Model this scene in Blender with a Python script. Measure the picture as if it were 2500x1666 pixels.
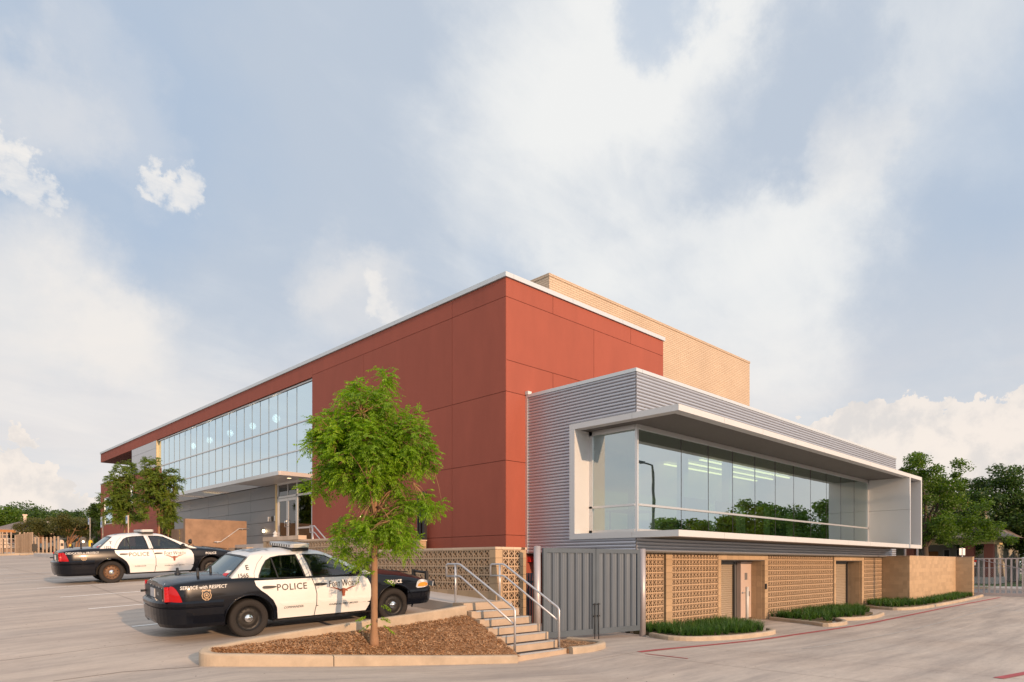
import bpy, math, random
import numpy as np
from mathutils import Vector
from mathutils.geometry import delaunay_2d_cdt
random.seed(7)
rng = np.random.default_rng(11)
R_ = math.radians
scene = bpy.context.scene
for o in list(bpy.data.objects):
    bpy.data.objects.remove(o)
COL = scene.collection

# ------------------------------------------------------------------ camera
# World: Z = 0 is the photographer's eye level.  +X runs along the right-hand
# facades, +Y along the left-hand facade.
FPX = 1651.0; HY = 1375.5
AZ = R_(44.3)
FW = (math.sin(AZ), math.cos(AZ)); RT = (math.cos(AZ), -math.sin(AZ))
cam_d = bpy.data.cameras.new('camera'); cam = bpy.data.objects.new('camera', cam_d)
COL.objects.link(cam); scene.camera = cam
cam_d.sensor_width = 36.0; cam_d.lens = FPX / 2500 * 36
cam_d.shift_y = (HY - 833) / 2500
cam_d.clip_end = 2000; cam_d.clip_start = 0.1
cam.location = (0, 0, 0); cam.rotation_euler = (R_(90), 0, -AZ)
scene.render.resolution_x = 1024; scene.render.resolution_y = 682

# ------------------------------------------------------------------ light
SUN_EL = 14.0
SUN_DIR = Vector((-math.sin(R_(5.5)), -math.cos(R_(5.5)), math.tan(R_(SUN_EL)))).normalized()
sd = bpy.data.lights.new('sun', 'SUN'); sun = bpy.data.objects.new('sun', sd); COL.objects.link(sun)
sd.energy = 4.0; sd.color = (1.0, 0.64, 0.38); sd.angle = R_(0.8)
sun.rotation_euler = SUN_DIR.to_track_quat('Z', 'Y').to_euler()
scene.view_settings.view_transform = 'Standard'; scene.view_settings.look = 'None'
scene.view_settings.exposure = 0.0; scene.view_settings.gamma = 1.0
scene.view_settings.use_curve_mapping = False

def pdir(px, py):
    u = (px - 1250) / FPX; v = (HY - py) / FPX
    return Vector((FW[0] + RT[0]*u, FW[1] + RT[1]*u, v)).normalized()

def build_world():
    w = bpy.data.worlds.new('World'); scene.world = w; w.use_nodes = True
    nt = w.node_tree; N = nt.nodes; L = nt.links; N.clear()
    def nd(t, **k):
        n = N.new(t)
        for a, b in k.items(): setattr(n, a, b)
        return n
    def val(s, v):
        s.default_value = v
    def math_(op, a, b=None, c=None, clamp=False):
        n = nd('ShaderNodeMath', operation=op); n.use_clamp = clamp
        for i, x in enumerate((a, b, c)):
            if x is None: continue
            if isinstance(x, (int, float)): n.inputs[i].default_value = x
            else: L.new(x, n.inputs[i])
        return n.outputs[0]
    def sstep(x, a, b, o0=0.0, o1=1.0):
        n = nd('ShaderNodeMapRange', interpolation_type='SMOOTHSTEP')
        L.new(x, n.inputs['Value'])
        n.inputs['From Min'].default_value = a; n.inputs['From Max'].default_value = b
        n.inputs['To Min'].default_value = o0; n.inputs['To Max'].default_value = o1
        return n.outputs[0]
    def mix(f, a, b):
        n = nd('ShaderNodeMix', data_type='RGBA')
        if isinstance(f, (int, float)): n.inputs[0].default_value = f
        else: L.new(f, n.inputs[0])
        for i, x in ((6, a), (7, b)):
            if isinstance(x, tuple): n.inputs[i].default_value = (*x, 1)
            else: L.new(x, n.inputs[i])
        return n.outputs[2]
    tc = nd('ShaderNodeTexCoord'); D = tc.outputs['Generated']
    sep = nd('ShaderNodeSeparateXYZ'); L.new(D, sep.inputs[0]); Z = sep.outputs[2]
    sky = nd('ShaderNodeTexSky', sky_type='NISHITA'); sky.sun_disc = False
    sky.sun_elevation = R_(SUN_EL); sky.sun_rotation = math.atan2(SUN_DIR.x, SUN_DIR.y)
    sky.air_density = 1.0; sky.dust_density = 1.5; sky.ozone_density = 1.2
    # perspective cloud layer coordinates
    zz = math_('ADD', math_('MAXIMUM', Z, 0.0), 0.28)
    cx = math_('DIVIDE', sep.outputs[0], zz); cy = math_('DIVIDE', sep.outputs[1], zz)
    cmb = nd('ShaderNodeCombineXYZ'); L.new(cx, cmb.inputs[0]); L.new(cy, cmb.inputs[1])
    def noise(vec, scale, detail, rough, dist=0.0, off=(0, 0, 0), sc=(1, 1, 1)):
        mp = nd('ShaderNodeMapping'); L.new(vec, mp.inputs[0])
        mp.inputs['Location'].default_value = off; mp.inputs['Scale'].default_value = sc
        n = nd('ShaderNodeTexNoise'); L.new(mp.outputs[0], n.inputs['Vector'])
        n.inputs['Scale'].default_value = scale; n.inputs['Detail'].default_value = detail
        n.inputs['Roughness'].default_value = rough; n.inputs['Distortion'].default_value = dist
        return n.outputs[0]
    P = cmb.outputs[0]
    n1 = noise(P, 0.9, 6, 0.5, 0.5, (3.1, 1.7, 0))
    n2 = noise(P, 1.5, 8, 0.56, 0.7, (8.3, 4.2, 2))
    n2b = noise(P, 3.2, 9, 0.62, 0.5, (1.3, 9.2, 2), (1.0, 2.4, 1))
    n3 = noise(D, 9.0, 9, 0.62, 0.3, (1.3, 2.2, 5))
    # a view direction wrinkled by noise: keeps cloud masses irregular
    wn = nd('ShaderNodeTexNoise'); L.new(D, wn.inputs['Vector']); wn.inputs['Scale'].default_value = 3.2; wn.inputs['Detail'].default_value = 8; wn.inputs['Roughness'].default_value = .62
    w1 = nd('ShaderNodeVectorMath', operation='SUBTRACT'); L.new(wn.outputs['Color'], w1.inputs[0]); w1.inputs[1].default_value = (.5, .5, .5)
    w2 = nd('ShaderNodeVectorMath', operation='SCALE'); L.new(w1.outputs[0], w2.inputs[0]); w2.inputs['Scale'].default_value = .34
    w3 = nd('ShaderNodeVectorMath', operation='ADD'); L.new(D, w3.inputs[0]); L.new(w2.outputs[0], w3.inputs[1])
    w4 = nd('ShaderNodeVectorMath', operation='NORMALIZE'); L.new(w3.outputs[0], w4.inputs[0]); DW = w4.outputs[0]
    def lobe(px, py, r0, r1, dv=None):
        d = pdir(px, py)
        n = nd('ShaderNodeVectorMath', operation='DOT_PRODUCT'); L.new(dv if dv else DW, n.inputs[0]); n.inputs[1].default_value = d
        return sstep(n.outputs['Value'], math.cos(R_(r1)), math.cos(R_(r0)))
    def add_all(items):
        acc = None
        for (px, py, r0, r1, a) in items:
            q = math_('MULTIPLY', lobe(px, py, r0, r1), a); acc = q if acc is None else math_('ADD', acc, q)
        return acc
    bright = add_all([(1350, 330, 0, 14, .20), (1640, 130, 0, 9, .20), (1330, 60, 0, 11, .08), (1750, 580, 0, 13, .13), (1960, 640, 0, 10, .12), (2150, 100, 0, 10, .08),
                      (1920, 210, 0, 7, -.26), (1760, 310, 0, 7, -.22), (1580, 400, 0, 6, -.18), (1380, 520, 0, 7, -.08), (2250, 650, 0, 9, -.10), (700, 320, 2, 22, -.16), (1000, 200, 1, 12, -.08), (2470, 850, 1, 15, -.18), (250, 130, 1, 14, -.12)])
    hole = add_all([(1556, 20, 0, 4.2, .50), (30, 60, 0, 16, .42), (2495, 320, 0, 9, .36), (1290, 655, 0, 6, .30), (520, 330, 0, 9, .16), (250, 640, 0, 9, .10)])
    cov = math_('SUBTRACT', math_('ADD', math_('MULTIPLY', n1, .6), 0.62), hole)
    cov = sstep(cov, 0.15, 0.95)
    tone = math_('ADD', math_('ADD', math_('MULTIPLY', n2, .62), math_('MULTIPLY', n2b, .36)), bright)
    tone = sstep(tone, 0.26, 0.82)
    S = 10.0
    def c(r, g, b): return (r*S, g*S, b*S)
    cloud = mix(tone, c(.52, .59, .69), c(.90, .90, .885))
    blue0 = nd('ShaderNodeVectorMath', operation='SCALE'); L.new(sky.outputs[0], blue0.inputs[0]); blue0.inputs['Scale'].default_value = 1.0
    blue = mix(0.90, blue0.outputs[0], c(.45, .565, .73))
    col = mix(math_('MULTIPLY', cov, 0.95), blue, cloud)
    fn = nd('ShaderNodeTexNoise'); L.new(D, fn.inputs['Vector']); fn.inputs['Scale'].default_value = 22; fn.inputs['Detail'].default_value = 8; fn.inputs['Roughness'].default_value = .6
    f1 = nd('ShaderNodeVectorMath', operation='SUBTRACT'); L.new(fn.outputs['Color'], f1.inputs[0]); f1.inputs[1].default_value = (.5, .5, .5)
    f2 = nd('ShaderNodeVectorMath', operation='SCALE'); L.new(f1.outputs[0], f2.inputs[0]); f2.inputs['Scale'].default_value = .13
    f3 = nd('ShaderNodeVectorMath', operation='ADD'); L.new(D, f3.inputs[0]); L.new(f2.outputs[0], f3.inputs[1])
    f4 = nd('ShaderNodeVectorMath', operation='NORMALIZE'); L.new(f3.outputs[0], f4.inputs[0]); DF = f4.outputs[0]
    def billow(items, edge, sharp, gain, nz):
        acc = None
        for (px, py, r0, r1) in items:
            q = lobe(px, py, r0, r1, DF); acc = q if acc is None else math_('MAXIMUM', acc, q)
        v = math_('ADD', acc, math_('MULTIPLY', math_('SUBTRACT', nz, .5), gain))
        m_ = sstep(v, edge, edge+sharp); return math_('MULTIPLY', m_, sstep(acc, .02, .2))
    # small sunlit cumulus puffs
    pm = billow([(430, 478, .0, 2.0), (375, 446, .0, 1.2), (400, 450, .0, 1.0), (25, 428, .0, 1.7), (72, 462, .0, 1.4), (75, 372, .0, 1.5), (5, 345, .0, 1.5), (922, 735, .0, 1.9), (958, 785, .0, 2.2)], .20, 1.1, 1.3, n3)
    pm = math_('MULTIPLY', pm, sstep(n2b, .30, .62, .35, 1.0))
    col = mix(math_('MULTIPLY', pm, 0.95), col, c(.95, .91, .86))
    soft = add_all([(120, 770, 1, 8, .8), (300, 810, 1, 6, .6), (430, 940, 1, 7, .3), (860, 700, 1, 5, .5), (780, 620, 1, 4, .3), (60, 240, 1, 5, .35), (250, 230, 1, 5, .3), (2080, 320, .5, 4, .35)])
    col = mix(math_('MULTIPLY', soft, .75), col, c(.90, .86, .82))
    # warm pale band at the horizon
    hz = sstep(Z, 0.03, 0.40, 1.0, 0.0)
    n5 = noise(D, 3.0, 7, 0.58, 0.4, (2, 7, 1), (1, 1, 2.6))
    hcol = mix(sstep(n5, .34, .62), c(.72, .73, .75), c(.90, .83, .78))
    col = mix(math_('MULTIPLY', hz, 0.9), col, hcol)
    # towering cumulus low on the right
    n4 = noise(D, 16.0, 10, 0.6, 0.25, (4.1, 0.3, 1))
    tm = billow([(2150, 1090, 1.2, 4.6), (2270, 1075, 1.0, 4.2), (2200, 1035, .5, 2.6), (2060, 1080, .6, 2.8), (1990, 1060, .3, 2.0), (2420, 1085, 1, 4.0), (2500, 1055, .5, 3.0), (2350, 1150, 1, 5), (2100, 1150, 1, 5), (2520, 1130, 1, 6),
                 (60, 1235, .6, 3.0), (130, 1225, .4, 2.6), (200, 1245, .4, 2.0), (30, 1160, .6, 3.0)], .34, .14, 1.0, n4)
    n6 = noise(D, 24.0, 8, 0.6, 0.1, (1.1, 3.3, 1))
    tcol = mix(sstep(math_('ADD', math_('MULTIPLY', n4, .5), math_('MULTIPLY', n6, .5)), 0.42, 0.56), c(.78, .73, .69), c(.97, .87, .78))
    col = mix(math_('MULTIPLY', tm, 0.80), col, tcol)
    # forward scatter: clouds glow towards the low sun
    n = nd('ShaderNodeVectorMath', operation='DOT_PRODUCT'); L.new(D, n.inputs[0]); n.inputs[1].default_value = SUN_DIR
    glow = sstep(n.outputs['Value'], -0.1, 1.0, 1.0, 1.5)
    vs = nd('ShaderNodeVectorMath', operation='SCALE'); L.new(col, vs.inputs[0]); L.new(glow, vs.inputs['Scale'])
    bg = nd('ShaderNodeBackground'); L.new(vs.outputs[0], bg.inputs[0]); bg.inputs[1].default_value = 0.1
    out = nd('ShaderNodeOutputWorld'); L.new(bg.outputs[0], out.inputs[0])
    try: w.cycles.sampling_method = 'MANUAL'; w.cycles.sample_map_resolution = 512
    except Exception: pass
build_world()

# ------------------------------------------------------------------ materials
MATS = {}
def mat(name, col, rough=0.6, metal=0.0, var=0.0, vscale=4.0, bump=0.0, bscale=30.0, coat=0.0, spec=0.5, stretch=(1, 1, 1), emit=None, es=0.0, trans=0.0):
    if name in MATS: return MATS[name]
    m = bpy.data.materials.new(name); m.use_nodes = True; MATS[name] = m
    nt = m.node_tree; b = nt.nodes['Principled BSDF']; L = nt.links
    b.inputs['Base Color'].default_value = (*col, 1); b.inputs['Roughness'].default_value = rough
    b.inputs['Metallic'].default_value = metal; b.inputs['Specular IOR Level'].default_value = spec
    b.inputs['Coat Weight'].default_value = coat; b.inputs['Coat Roughness'].default_value = 0.03
    if emit: b.inputs['Emission Color'].default_value = (*emit, 1); b.inputs['Emission Strength'].default_value = es
    if var or bump:
        tc = nt.nodes.new('ShaderNodeTexCoord'); mp = nt.nodes.new('ShaderNodeMapping')
        mp.inputs['Scale'].default_value = stretch
        L.new(tc.outputs['Object'], mp.inputs[0])
    if var:
        n = nt.nodes.new('ShaderNodeTexNoise'); L.new(mp.outputs[0], n.inputs['Vector'])
        n.inputs['Scale'].default_value = vscale; n.inputs['Detail'].default_value = 8; n.inputs['Roughness'].default_value = 0.65
        r = nt.nodes.new('ShaderNodeMapRange'); L.new(n.outputs[0], r.inputs[0])
        r.inputs[1].default_value = 0.25; r.inputs[2].default_value = 0.75; r.inputs[3].default_value = 1 - var; r.inputs[4].default_value = 1 + var
        vm = nt.nodes.new('ShaderNodeVectorMath'); vm.operation = 'SCALE'; vm.inputs[0].default_value = col
        L.new(r.outputs[0], vm.inputs['Scale']); L.new(vm.outputs[0], b.inputs['Base Color'])
    if bump:
        n = nt.nodes.new('ShaderNodeTexNoise'); L.new(mp.outputs[0], n.inputs['Vector']); n.inputs['Scale'].default_value = bscale
        n.inputs['Detail'].default_value = 6
        bp = nt.nodes.new('ShaderNodeBump'); bp.inputs['Strength'].default_value = bump; bp.inputs['Distance'].default_value = 0.01
        L.new(n.outputs[0], bp.inputs['Height']); L.new(bp.outputs[0], b.inputs['Normal'])
    return m

def randomize_by_object(m, amount=0.10, hue=0.0):
    """vary base colour a little per object (brick, block, panel)"""
    nt = m.node_tree; b = nt.nodes['Principled BSDF']; L = nt.links
    oi = nt.nodes.new('ShaderNodeObjectInfo')
    r = nt.nodes.new('ShaderNodeMapRange'); L.new(oi.outputs['Random'], r.inputs[0])
    r.inputs[3].default_value = 1 - amount; r.inputs[4].default_value = 1 + amount
    vm = nt.nodes.new('ShaderNodeVectorMath'); vm.operation = 'SCALE'
    s = b.inputs['Base Color']
    if s.is_linked: L.new(s.links[0].from_socket, vm.inputs[0])
    else: vm.inputs[0].default_value = s.default_value[:3]
    L.new(r.outputs[0], vm.inputs['Scale']); L.new(vm.outputs[0], s)
    return m

def foliage_mat(name, c1, c2, c3=None, scale=1.5, tr=0.45):
    m = bpy.data.materials.new(name); m.use_nodes = True; nt = m.node_tree; N = nt.nodes; L = nt.links; N.clear()
    tc = N.new('ShaderNodeTexCoord'); n = N.new('ShaderNodeTexNoise'); L.new(tc.outputs['Object'], n.inputs['Vector'])
    n.inputs['Scale'].default_value = scale; n.inputs['Detail'].default_value = 5
    g = N.new('ShaderNodeNewGeometry')
    r = N.new('ShaderNodeValToRGB'); cr = r.color_ramp
    ad = N.new('ShaderNodeMath'); ad.operation = 'MULTIPLY_ADD'; L.new(g.outputs['Random Per Island'], ad.inputs[0]); ad.inputs[1].default_value = 0.5
    sb = N.new('ShaderNodeMath'); sb.operation = 'MULTIPLY_ADD'; L.new(n.outputs[0], sb.inputs[0]); sb.inputs[1].default_value = 1.1; sb.inputs[2].default_value = -0.3
    L.new(sb.outputs[0], ad.inputs[2]); L.new(ad.outputs[0], r.inputs[0])
    cr.elements[0].position = 0.15; cr.elements[0].color = (*c1, 1); cr.elements[1].position = 0.75; cr.elements[1].color = (*c2, 1)
    if c3:
        e = cr.elements.new(0.95); e.color = (*c3, 1)
    d = N.new('ShaderNodeBsdfPrincipled'); L.new(r.outputs[0], d.inputs['Base Color']); d.inputs['Roughness'].default_value = 0.5
    t = N.new('ShaderNodeBsdfTranslucent'); mx = N.new('ShaderNodeMixShader'); mx.inputs[0].default_value = tr
    hs = N.new('ShaderNodeHueSaturation'); hs.inputs['Saturation'].default_value = 1.15; hs.inputs['Value'].default_value = 1.6
    L.new(r.outputs[0], hs.inputs['Color']); L.new(hs.outputs[0], t.inputs[0])
    L.new(d.outputs[0], mx.inputs[1]); L.new(t.outputs[0], mx.inputs[2])
    o = N.new('ShaderNodeOutputMaterial'); L.new(mx.outputs[0], o.inputs[0]); MATS[name] = m
    return m

def glass_mat(name, tint, refl, base_refl=0.0, rcol=(1, 1, 1)):
    """architectural glass: a mirror coat over a tinted see-through pane"""
    m = bpy.data.materials.new(name); m.use_nodes = True; nt = m.node_tree; N = nt.nodes; L = nt.links; N.clear()
    fr = N.new('ShaderNodeFresnel'); fr.inputs[0].default_value = 1.55
    a = N.new('ShaderNodeMath'); a.operation = 'MULTIPLY_ADD'; a.use_clamp = True
    L.new(fr.outputs[0], a.inputs[0]); a.inputs[1].default_value = 1.0 - refl; a.inputs[2].default_value = refl
    gm = N.new('ShaderNodeNewGeometry'); fb = N.new('ShaderNodeMath'); fb.operation = 'SUBTRACT'; fb.inputs[0].default_value = 1.0; L.new(gm.outputs['Backfacing'], fb.inputs[1])
    am = N.new('ShaderNodeMath'); am.operation = 'MULTIPLY'; L.new(a.outputs[0], am.inputs[0]); L.new(fb.outputs[0], am.inputs[1])
    gl = N.new('ShaderNodeBsdfGlossy'); gl.inputs['Roughness'].default_value = 0.0; gl.inputs[0].default_value = (*rcol, 1)
    tp = N.new('ShaderNodeBsdfTransparent'); tp.inputs[0].default_value = (*tint, 1)
    mx = N.new('ShaderNodeMixShader'); L.new(am.outputs[0], mx.inputs[0]); L.new(tp.outputs[0], mx.inputs[1]); L.new(gl.outputs[0], mx.inputs[2])
    # tiny waviness of real panes
    tc = N.new('ShaderNodeTexCoord'); n = N.new('ShaderNodeTexNoise'); n.inputs['Scale'].default_value = 0.8; L.new(tc.outputs['Object'], n.inputs['Vector'])
    bp = N.new('ShaderNodeBump'); bp.inputs['Strength'].default_value = 0.04; bp.inputs['Distance'].default_value = 0.05; L.new(n.outputs[0], bp.inputs['Height']); L.new(bp.outputs[0], gl.inputs['Normal'])
    o = N.new('ShaderNodeOutputMaterial'); L.new(mx.outputs[0], o.inputs[0]); MATS[name] = m
    return m

# ------------------------------------------------------------------ mesh helpers
WL = {}                                 # world location of unrotated parents
def setp(o, label=None, cat=None, group=None, kind=None):
    if label: o['label'] = label
    if cat: o['category'] = cat
    if group: o['group'] = group
    if kind: o['kind'] = kind
    return o

def empty(name, loc, label, cat, group=None, rot=(0, 0, 0)):
    o = bpy.data.objects.new(name, None); COL.objects.link(o); o.location = loc; o.rotation_euler = rot
    o.empty_display_size = 0.3
    WL[o.name] = Vector(loc)
    return setp(o, label, cat, group)

def link_mesh(name, me, parent=None, loc=None, local=False, rot=None):
    o = bpy.data.objects.new(name, me); COL.objects.link(o)
    loc = Vector(loc) if loc is not None else Vector((0, 0, 0))
    if parent is not None:
        o.parent = parent
        if local: o.location = loc
        else:
            o.location = loc - WL[parent.name]
    else: o.location = loc
    if rot: o.rotation_euler = rot
    WL[o.name] = loc
    return o

class MB:
    def __init__(s): s.v = []; s.f = []; s.sm = []; s.mi = []; s.m = 0
    def quad(s, *p, smooth=False):
        i = len(s.v); s.v += [tuple(q) for q in p]; s.f.append(tuple(range(i, i+len(p)))); s.sm.append(smooth); s.mi.append(s.m); return s
    def box(s, x0, x1, y0, y1, z0, z1):
        if x0 > x1: x0, x1 = x1, x0
        if y0 > y1: y0, y1 = y1, y0
        if z0 > z1: z0, z1 = z1, z0
        i = len(s.v)
        s.v += [(x0,y0,z0),(x1,y0,z0),(x1,y1,z0),(x0,y1,z0),(x0,y0,z1),(x1,y0,z1),(x1,y1,z1),(x0,y1,z1)]
        for f in ((0,3,2,1),(4,5,6,7),(0,1,5,4),(1,2,6,5),(2,3,7,6),(3,0,4,7)):
            s.f.append(tuple(i+k for k in f)); s.sm.append(False); s.mi.append(s.m)
        return s
    def obox(s, c, ax, ay, az):
        """oriented box from centre and half-axis vectors"""
        c = Vector(c); ax = Vector(ax); ay = Vector(ay); az = Vector(az); i = len(s.v)
        for sx, sy, sz in ((-1,-1,-1),(1,-1,-1),(1,1,-1),(-1,1,-1),(-1,-1,1),(1,-1,1),(1,1,1),(-1,1,1)):
            s.v.append(tuple(c + ax*sx + ay*sy + az*sz))
        for f in ((0,3,2,1),(4,5,6,7),(0,1,5,4),(1,2,6,5),(2,3,7,6),(3,0,4,7)):
            s.f.append(tuple(i+k for k in f)); s.sm.append(False); s.mi.append(s.m)
        return s
    def tube(s, pts, rad, n=8, cap=True, smooth=True):
        pts = [Vector(p) for p in pts]; k = len(pts)
        if not isinstance(rad, (list, tuple)): rad = [rad]*k
        base = len(s.v); prev = None
        for j, p in enumerate(pts):
            if j == 0: t = pts[1]-p
            elif j == k-1: t = p-pts[j-1]
            else: t = (pts[j+1]-p).normalized() + (p-pts[j-1]).normalized()
            t.normalize()
            if prev is None:
                a = Vector((0,0,1)) if abs(t.z) < .9 else Vector((1,0,0)); prev = t.cross(a).normalized()
            e1 = (prev - t*prev.dot(t)).normalized(); e2 = t.cross(e1); prev = e1
            for q in range(n):
                an = 2*math.pi*q/n
                s.v.append(tuple(p + (e1*math.cos(an)+e2*math.sin(an))*rad[j]))
        for j in range(k-1):
            for q in range(n):
                a = base+j*n+q; b = base+j*n+(q+1) % n
                s.f.append((a, b, b+n, a+n)); s.sm.append(smooth); s.mi.append(s.m)
        if cap:
            s.f.append(tuple(base+q for q in range(n))[::-1]); s.sm.append(False); s.mi.append(s.m)
            s.f.append(tuple(base+(k-1)*n+q for q in range(n))); s.sm.append(False); s.mi.append(s.m)
        return s
    def lathe(s, prof, c=(0,0,0), axis='z', n=24, smooth=True):
        """profile of (r, h) revolved about an axis through c"""
        base = len(s.v); k = len(prof)
        for r, h in prof:
            for q in range(n):
                a = 2*math.pi*q/n; u, w = r*math.cos(a), r*math.sin(a)
                p = (u, w, h) if axis == 'z' else ((u, h, w) if axis == 'y' else (h, u, w))
                s.v.append((c[0]+p[0], c[1]+p[1], c[2]+p[2]))
        for j in range(k-1):
            for q in range(n):
                a = base+j*n+q; b = base+j*n+(q+1) % n
                s.f.append((a, b, b+n, a+n)); s.sm.append(smooth); s.mi.append(s.m)
        return s
    def prism(s, poly, z0, z1):
        """extrude an (x, y) polygon"""
        i = len(s.v); n = len(poly)
        z0f = z0 if callable(z0) else (lambda x, y: z0); z1f = z1 if callable(z1) else (lambda x, y: z1)
        s.v += [(x, y, z0f(x, y)) for x, y in poly] + [(x, y, z1f(x, y)) for x, y in poly]
        s.f.append(tuple(range(i, i+n))[::-1]); s.f.append(tuple(range(i+n, i+2*n)))
        s.sm += [False, False]; s.mi += [s.m, s.m]
        for k in range(n):
            a = i+k; b = i+(k+1) % n
            s.f.append((a, b, b+n, a+n)); s.sm.append(False); s.mi.append(s.m)
        return s
    def mesh(s, name, m):
        me = bpy.data.meshes.new(name); me.from_pydata(s.v, [], s.f)
        me.polygons.foreach_set('use_smooth', s.sm)
        ms = m if isinstance(m, (list, tuple)) else [m]
        for x in ms: me.materials.append(MATS[x] if isinstance(x, str) else x)
        if len(ms) > 1: me.polygons.foreach_set('material_index', s.mi)
        me.update(); return me
    def build(s, name, m, parent=None, local=False, loc=None, label=None, cat=None, group=None, kind=None, bevel=0.0, rot=None):
        o = link_mesh(name, s.mesh(name, m), parent, loc, local, rot)
        if bevel:
            b = o.modifiers.new('bevel', 'BEVEL'); b.width = bevel; b.segments = 2; b.limit_method = 'ANGLE'
        return setp(o, label, cat, group, kind)

def box(name, m, x0, x1, y0, y1, z0, z1, parent=None, **k):
    return MB().box(x0, x1, y0, y1, z0, z1).build(name, m, parent, **k)

def np_mesh(name, V, F, m, smooth=False):
    """V (n,3), F (k, 3 or 4) arrays -> mesh"""
    me = bpy.data.meshes.new(name); n = len(V); k, c = F.shape
    me.vertices.add(n); me.vertices.foreach_set('co', np.ascontiguousarray(V, dtype=np.float32).ravel())
    me.loops.add(k*c); me.loops.foreach_set('vertex_index', np.ascontiguousarray(F, dtype=np.int32).ravel())
    me.polygons.add(k); me.polygons.foreach_set('loop_start', np.arange(0, k*c, c, dtype=np.int32))
    try: me.polygons.foreach_set('loop_total', np.full(k, c, dtype=np.int32))
    except Exception: pass
    if smooth: me.polygons.foreach_set('use_smooth', np.ones(k, dtype=bool))
    me.materials.append(MATS[m] if isinstance(m, str) else m)
    me.update(calc_edges=True); return me

def at(px, py=None, X=None, Y=None, Z=None):
    """point on a known plane of the place that a photo pixel (2500x1666) falls on"""
    u = (px-1250)/FPX; dx = FW[0]+RT[0]*u; dy = FW[1]+RT[1]*u
    t = X/dx if X is not None else (Y/dy if Y is not None else Z*FPX/(HY-py))
    return Vector((t*dx, t*dy, 0 if py is None else (HY-py)*t/FPX))
def at_depth(px, py, t):
    u = (px-1250)/FPX
    return Vector((t*(FW[0]+RT[0]*u), t*(FW[1]+RT[1]*u), (HY-py)*t/FPX))

def text_mesh(body, size, bold=0.0, italic=0.0, spacing=1.0, res=2):
    cu = bpy.data.curves.new('lettering', 'FONT'); cu.body = body; cu.size = size; cu.align_x = 'LEFT'
    cu.offset = bold*size; cu.shear = italic; cu.space_character = spacing; cu.resolution_u = res
    cu.fill_mode = 'FRONT'
    ob = bpy.data.objects.new('lettering', cu)
    me = bpy.data.meshes.new_from_object(ob)
    V = [v.co.copy() for v in me.vertices]; F = [tuple(p.vertices) for p in me.polygons]
    bpy.data.objects.remove(ob); bpy.data.curves.remove(cu); bpy.data.meshes.remove(me)
    return V, F
# ------------------------------------------------------------------ material library
mat('red_wall', (.33, .080, .048), .75, var=.09, vscale=.9, stretch=(1.6, 1.6, .5), bump=.25, bscale=60)
randomize_by_object(MATS['red_wall'], .045)
mat('red_dark', (.16, .045, .035), .8)
mat('cap_metal', (.62, .66, .68), .42, metal=.35, var=.03)
mat('gray_panel', (.235, .235, .24), .42, metal=.4, var=.03, vscale=.8)
randomize_by_object(MATS['gray_panel'], .03)
mat('pale_panel', (.52, .525, .54), .38, metal=.4, var=.03, vscale=.8)
mat('corrugated', (.50, .52, .57), .36, metal=.55, var=.03, vscale=1.5)
mat('white_panel', (.60, .61, .615), .45, metal=.1, var=.02, vscale=1.0)
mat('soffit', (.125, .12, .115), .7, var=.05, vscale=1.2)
mat('alu', (.66, .66, .66), .35, metal=.6)
mat('rail_metal', (.62, .61, .62), .38, metal=.65, var=.05, vscale=8)
mat('dark_frame', (.03, .03, .03), .5)
mat('mullion_gray', (.16, .18, .19), .5)
mat('breeze', (.50, .35, .225), .85, var=.08, vscale=5, bump=.3, bscale=120)
randomize_by_object(MATS['breeze'], .05)
mat('cmu', (.44, .31, .19), .85, var=.07, vscale=4, bump=.3, bscale=90)
randomize_by_object(MATS['cmu'], .10)
mat('mortar', (.40, .30, .20), .9, var=.05)
mat('cap_block', (.60, .45, .33), .85, var=.06)
randomize_by_object(MATS['cap_block'], .10)
mat('void_dark', (.03, .015, .007), .9)  # near-black colour painting the shade inside the block holes
mat('curb', (.43, .345, .255), .85, var=.22, vscale=2.2, bump=.3, bscale=40)
mat('step_concrete', (.44, .34, .25), .85, var=.14, vscale=3.0, bump=.3, bscale=40)
mat('walk', (.50, .46, .43), .85, var=.10, vscale=1.2, bump=.25, bscale=40)
mat('brown_concrete', (.29, .185, .12), .8, var=.32, vscale=1.6, bump=.15, bscale=25)
mat('grit', (.035, .028, .030), .95, bump=.4, bscale=300)
mat('nosing', (.52, .54, .56), .35, metal=.6)
mat('gate_steel', (.10, .125, .15), .5, metal=.3, var=.10, vscale=2)
mat('gate_sheet', (.125, .15, .18), .42, metal=.5, var=.12, vscale=1.4, stretch=(6, 6, .4))
mat('post_steel', (.46, .42, .42), .42, metal=.4, var=.05)
mat('black_metal', (.02, .018, .017), .5)
mat('door_paint', (.52, .41, .35), .5, var=.02)
mat('shutter', (.44, .36, .27), .45, metal=.2)
mat('red_paint', (.42, .07, .075), .7, var=.25, vscale=3)
mat('white_line', (.86, .84, .80), .8, var=.10, vscale=5)
mat('faint_line', (.45, .42, .385), .9, var=.3, vscale=6)
mat('joint', (.24, .19, .16), .95)
mat('yellow', (.75, .48, .02), .5)
mat('white_plastic', (.62, .62, .60), .4)
mat('stucco', (.72, .56, .44), .85, var=.04)
mat('shingle', (.20, .16, .145), .9, var=.15, vscale=8)
mat('siding', (.40, .38, .33), .8, var=.04)
mat('brick_red', (.24, .075, .05), .85, var=.12, vscale=6)
mat('cream_and_sunlit', (.60, .47, .26), .7)  # cream of house walls; on station jambs, warm sunlight painted into the colour
mat('wood_warm', (.40, .17, .05), .7)
mat('fence_slat', (.40, .30, .22), .7, var=.06)
mat('bark', (.30, .165, .09), .9, var=.22, vscale=9, bump=.7, bscale=60, stretch=(1, 1, .35))
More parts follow.
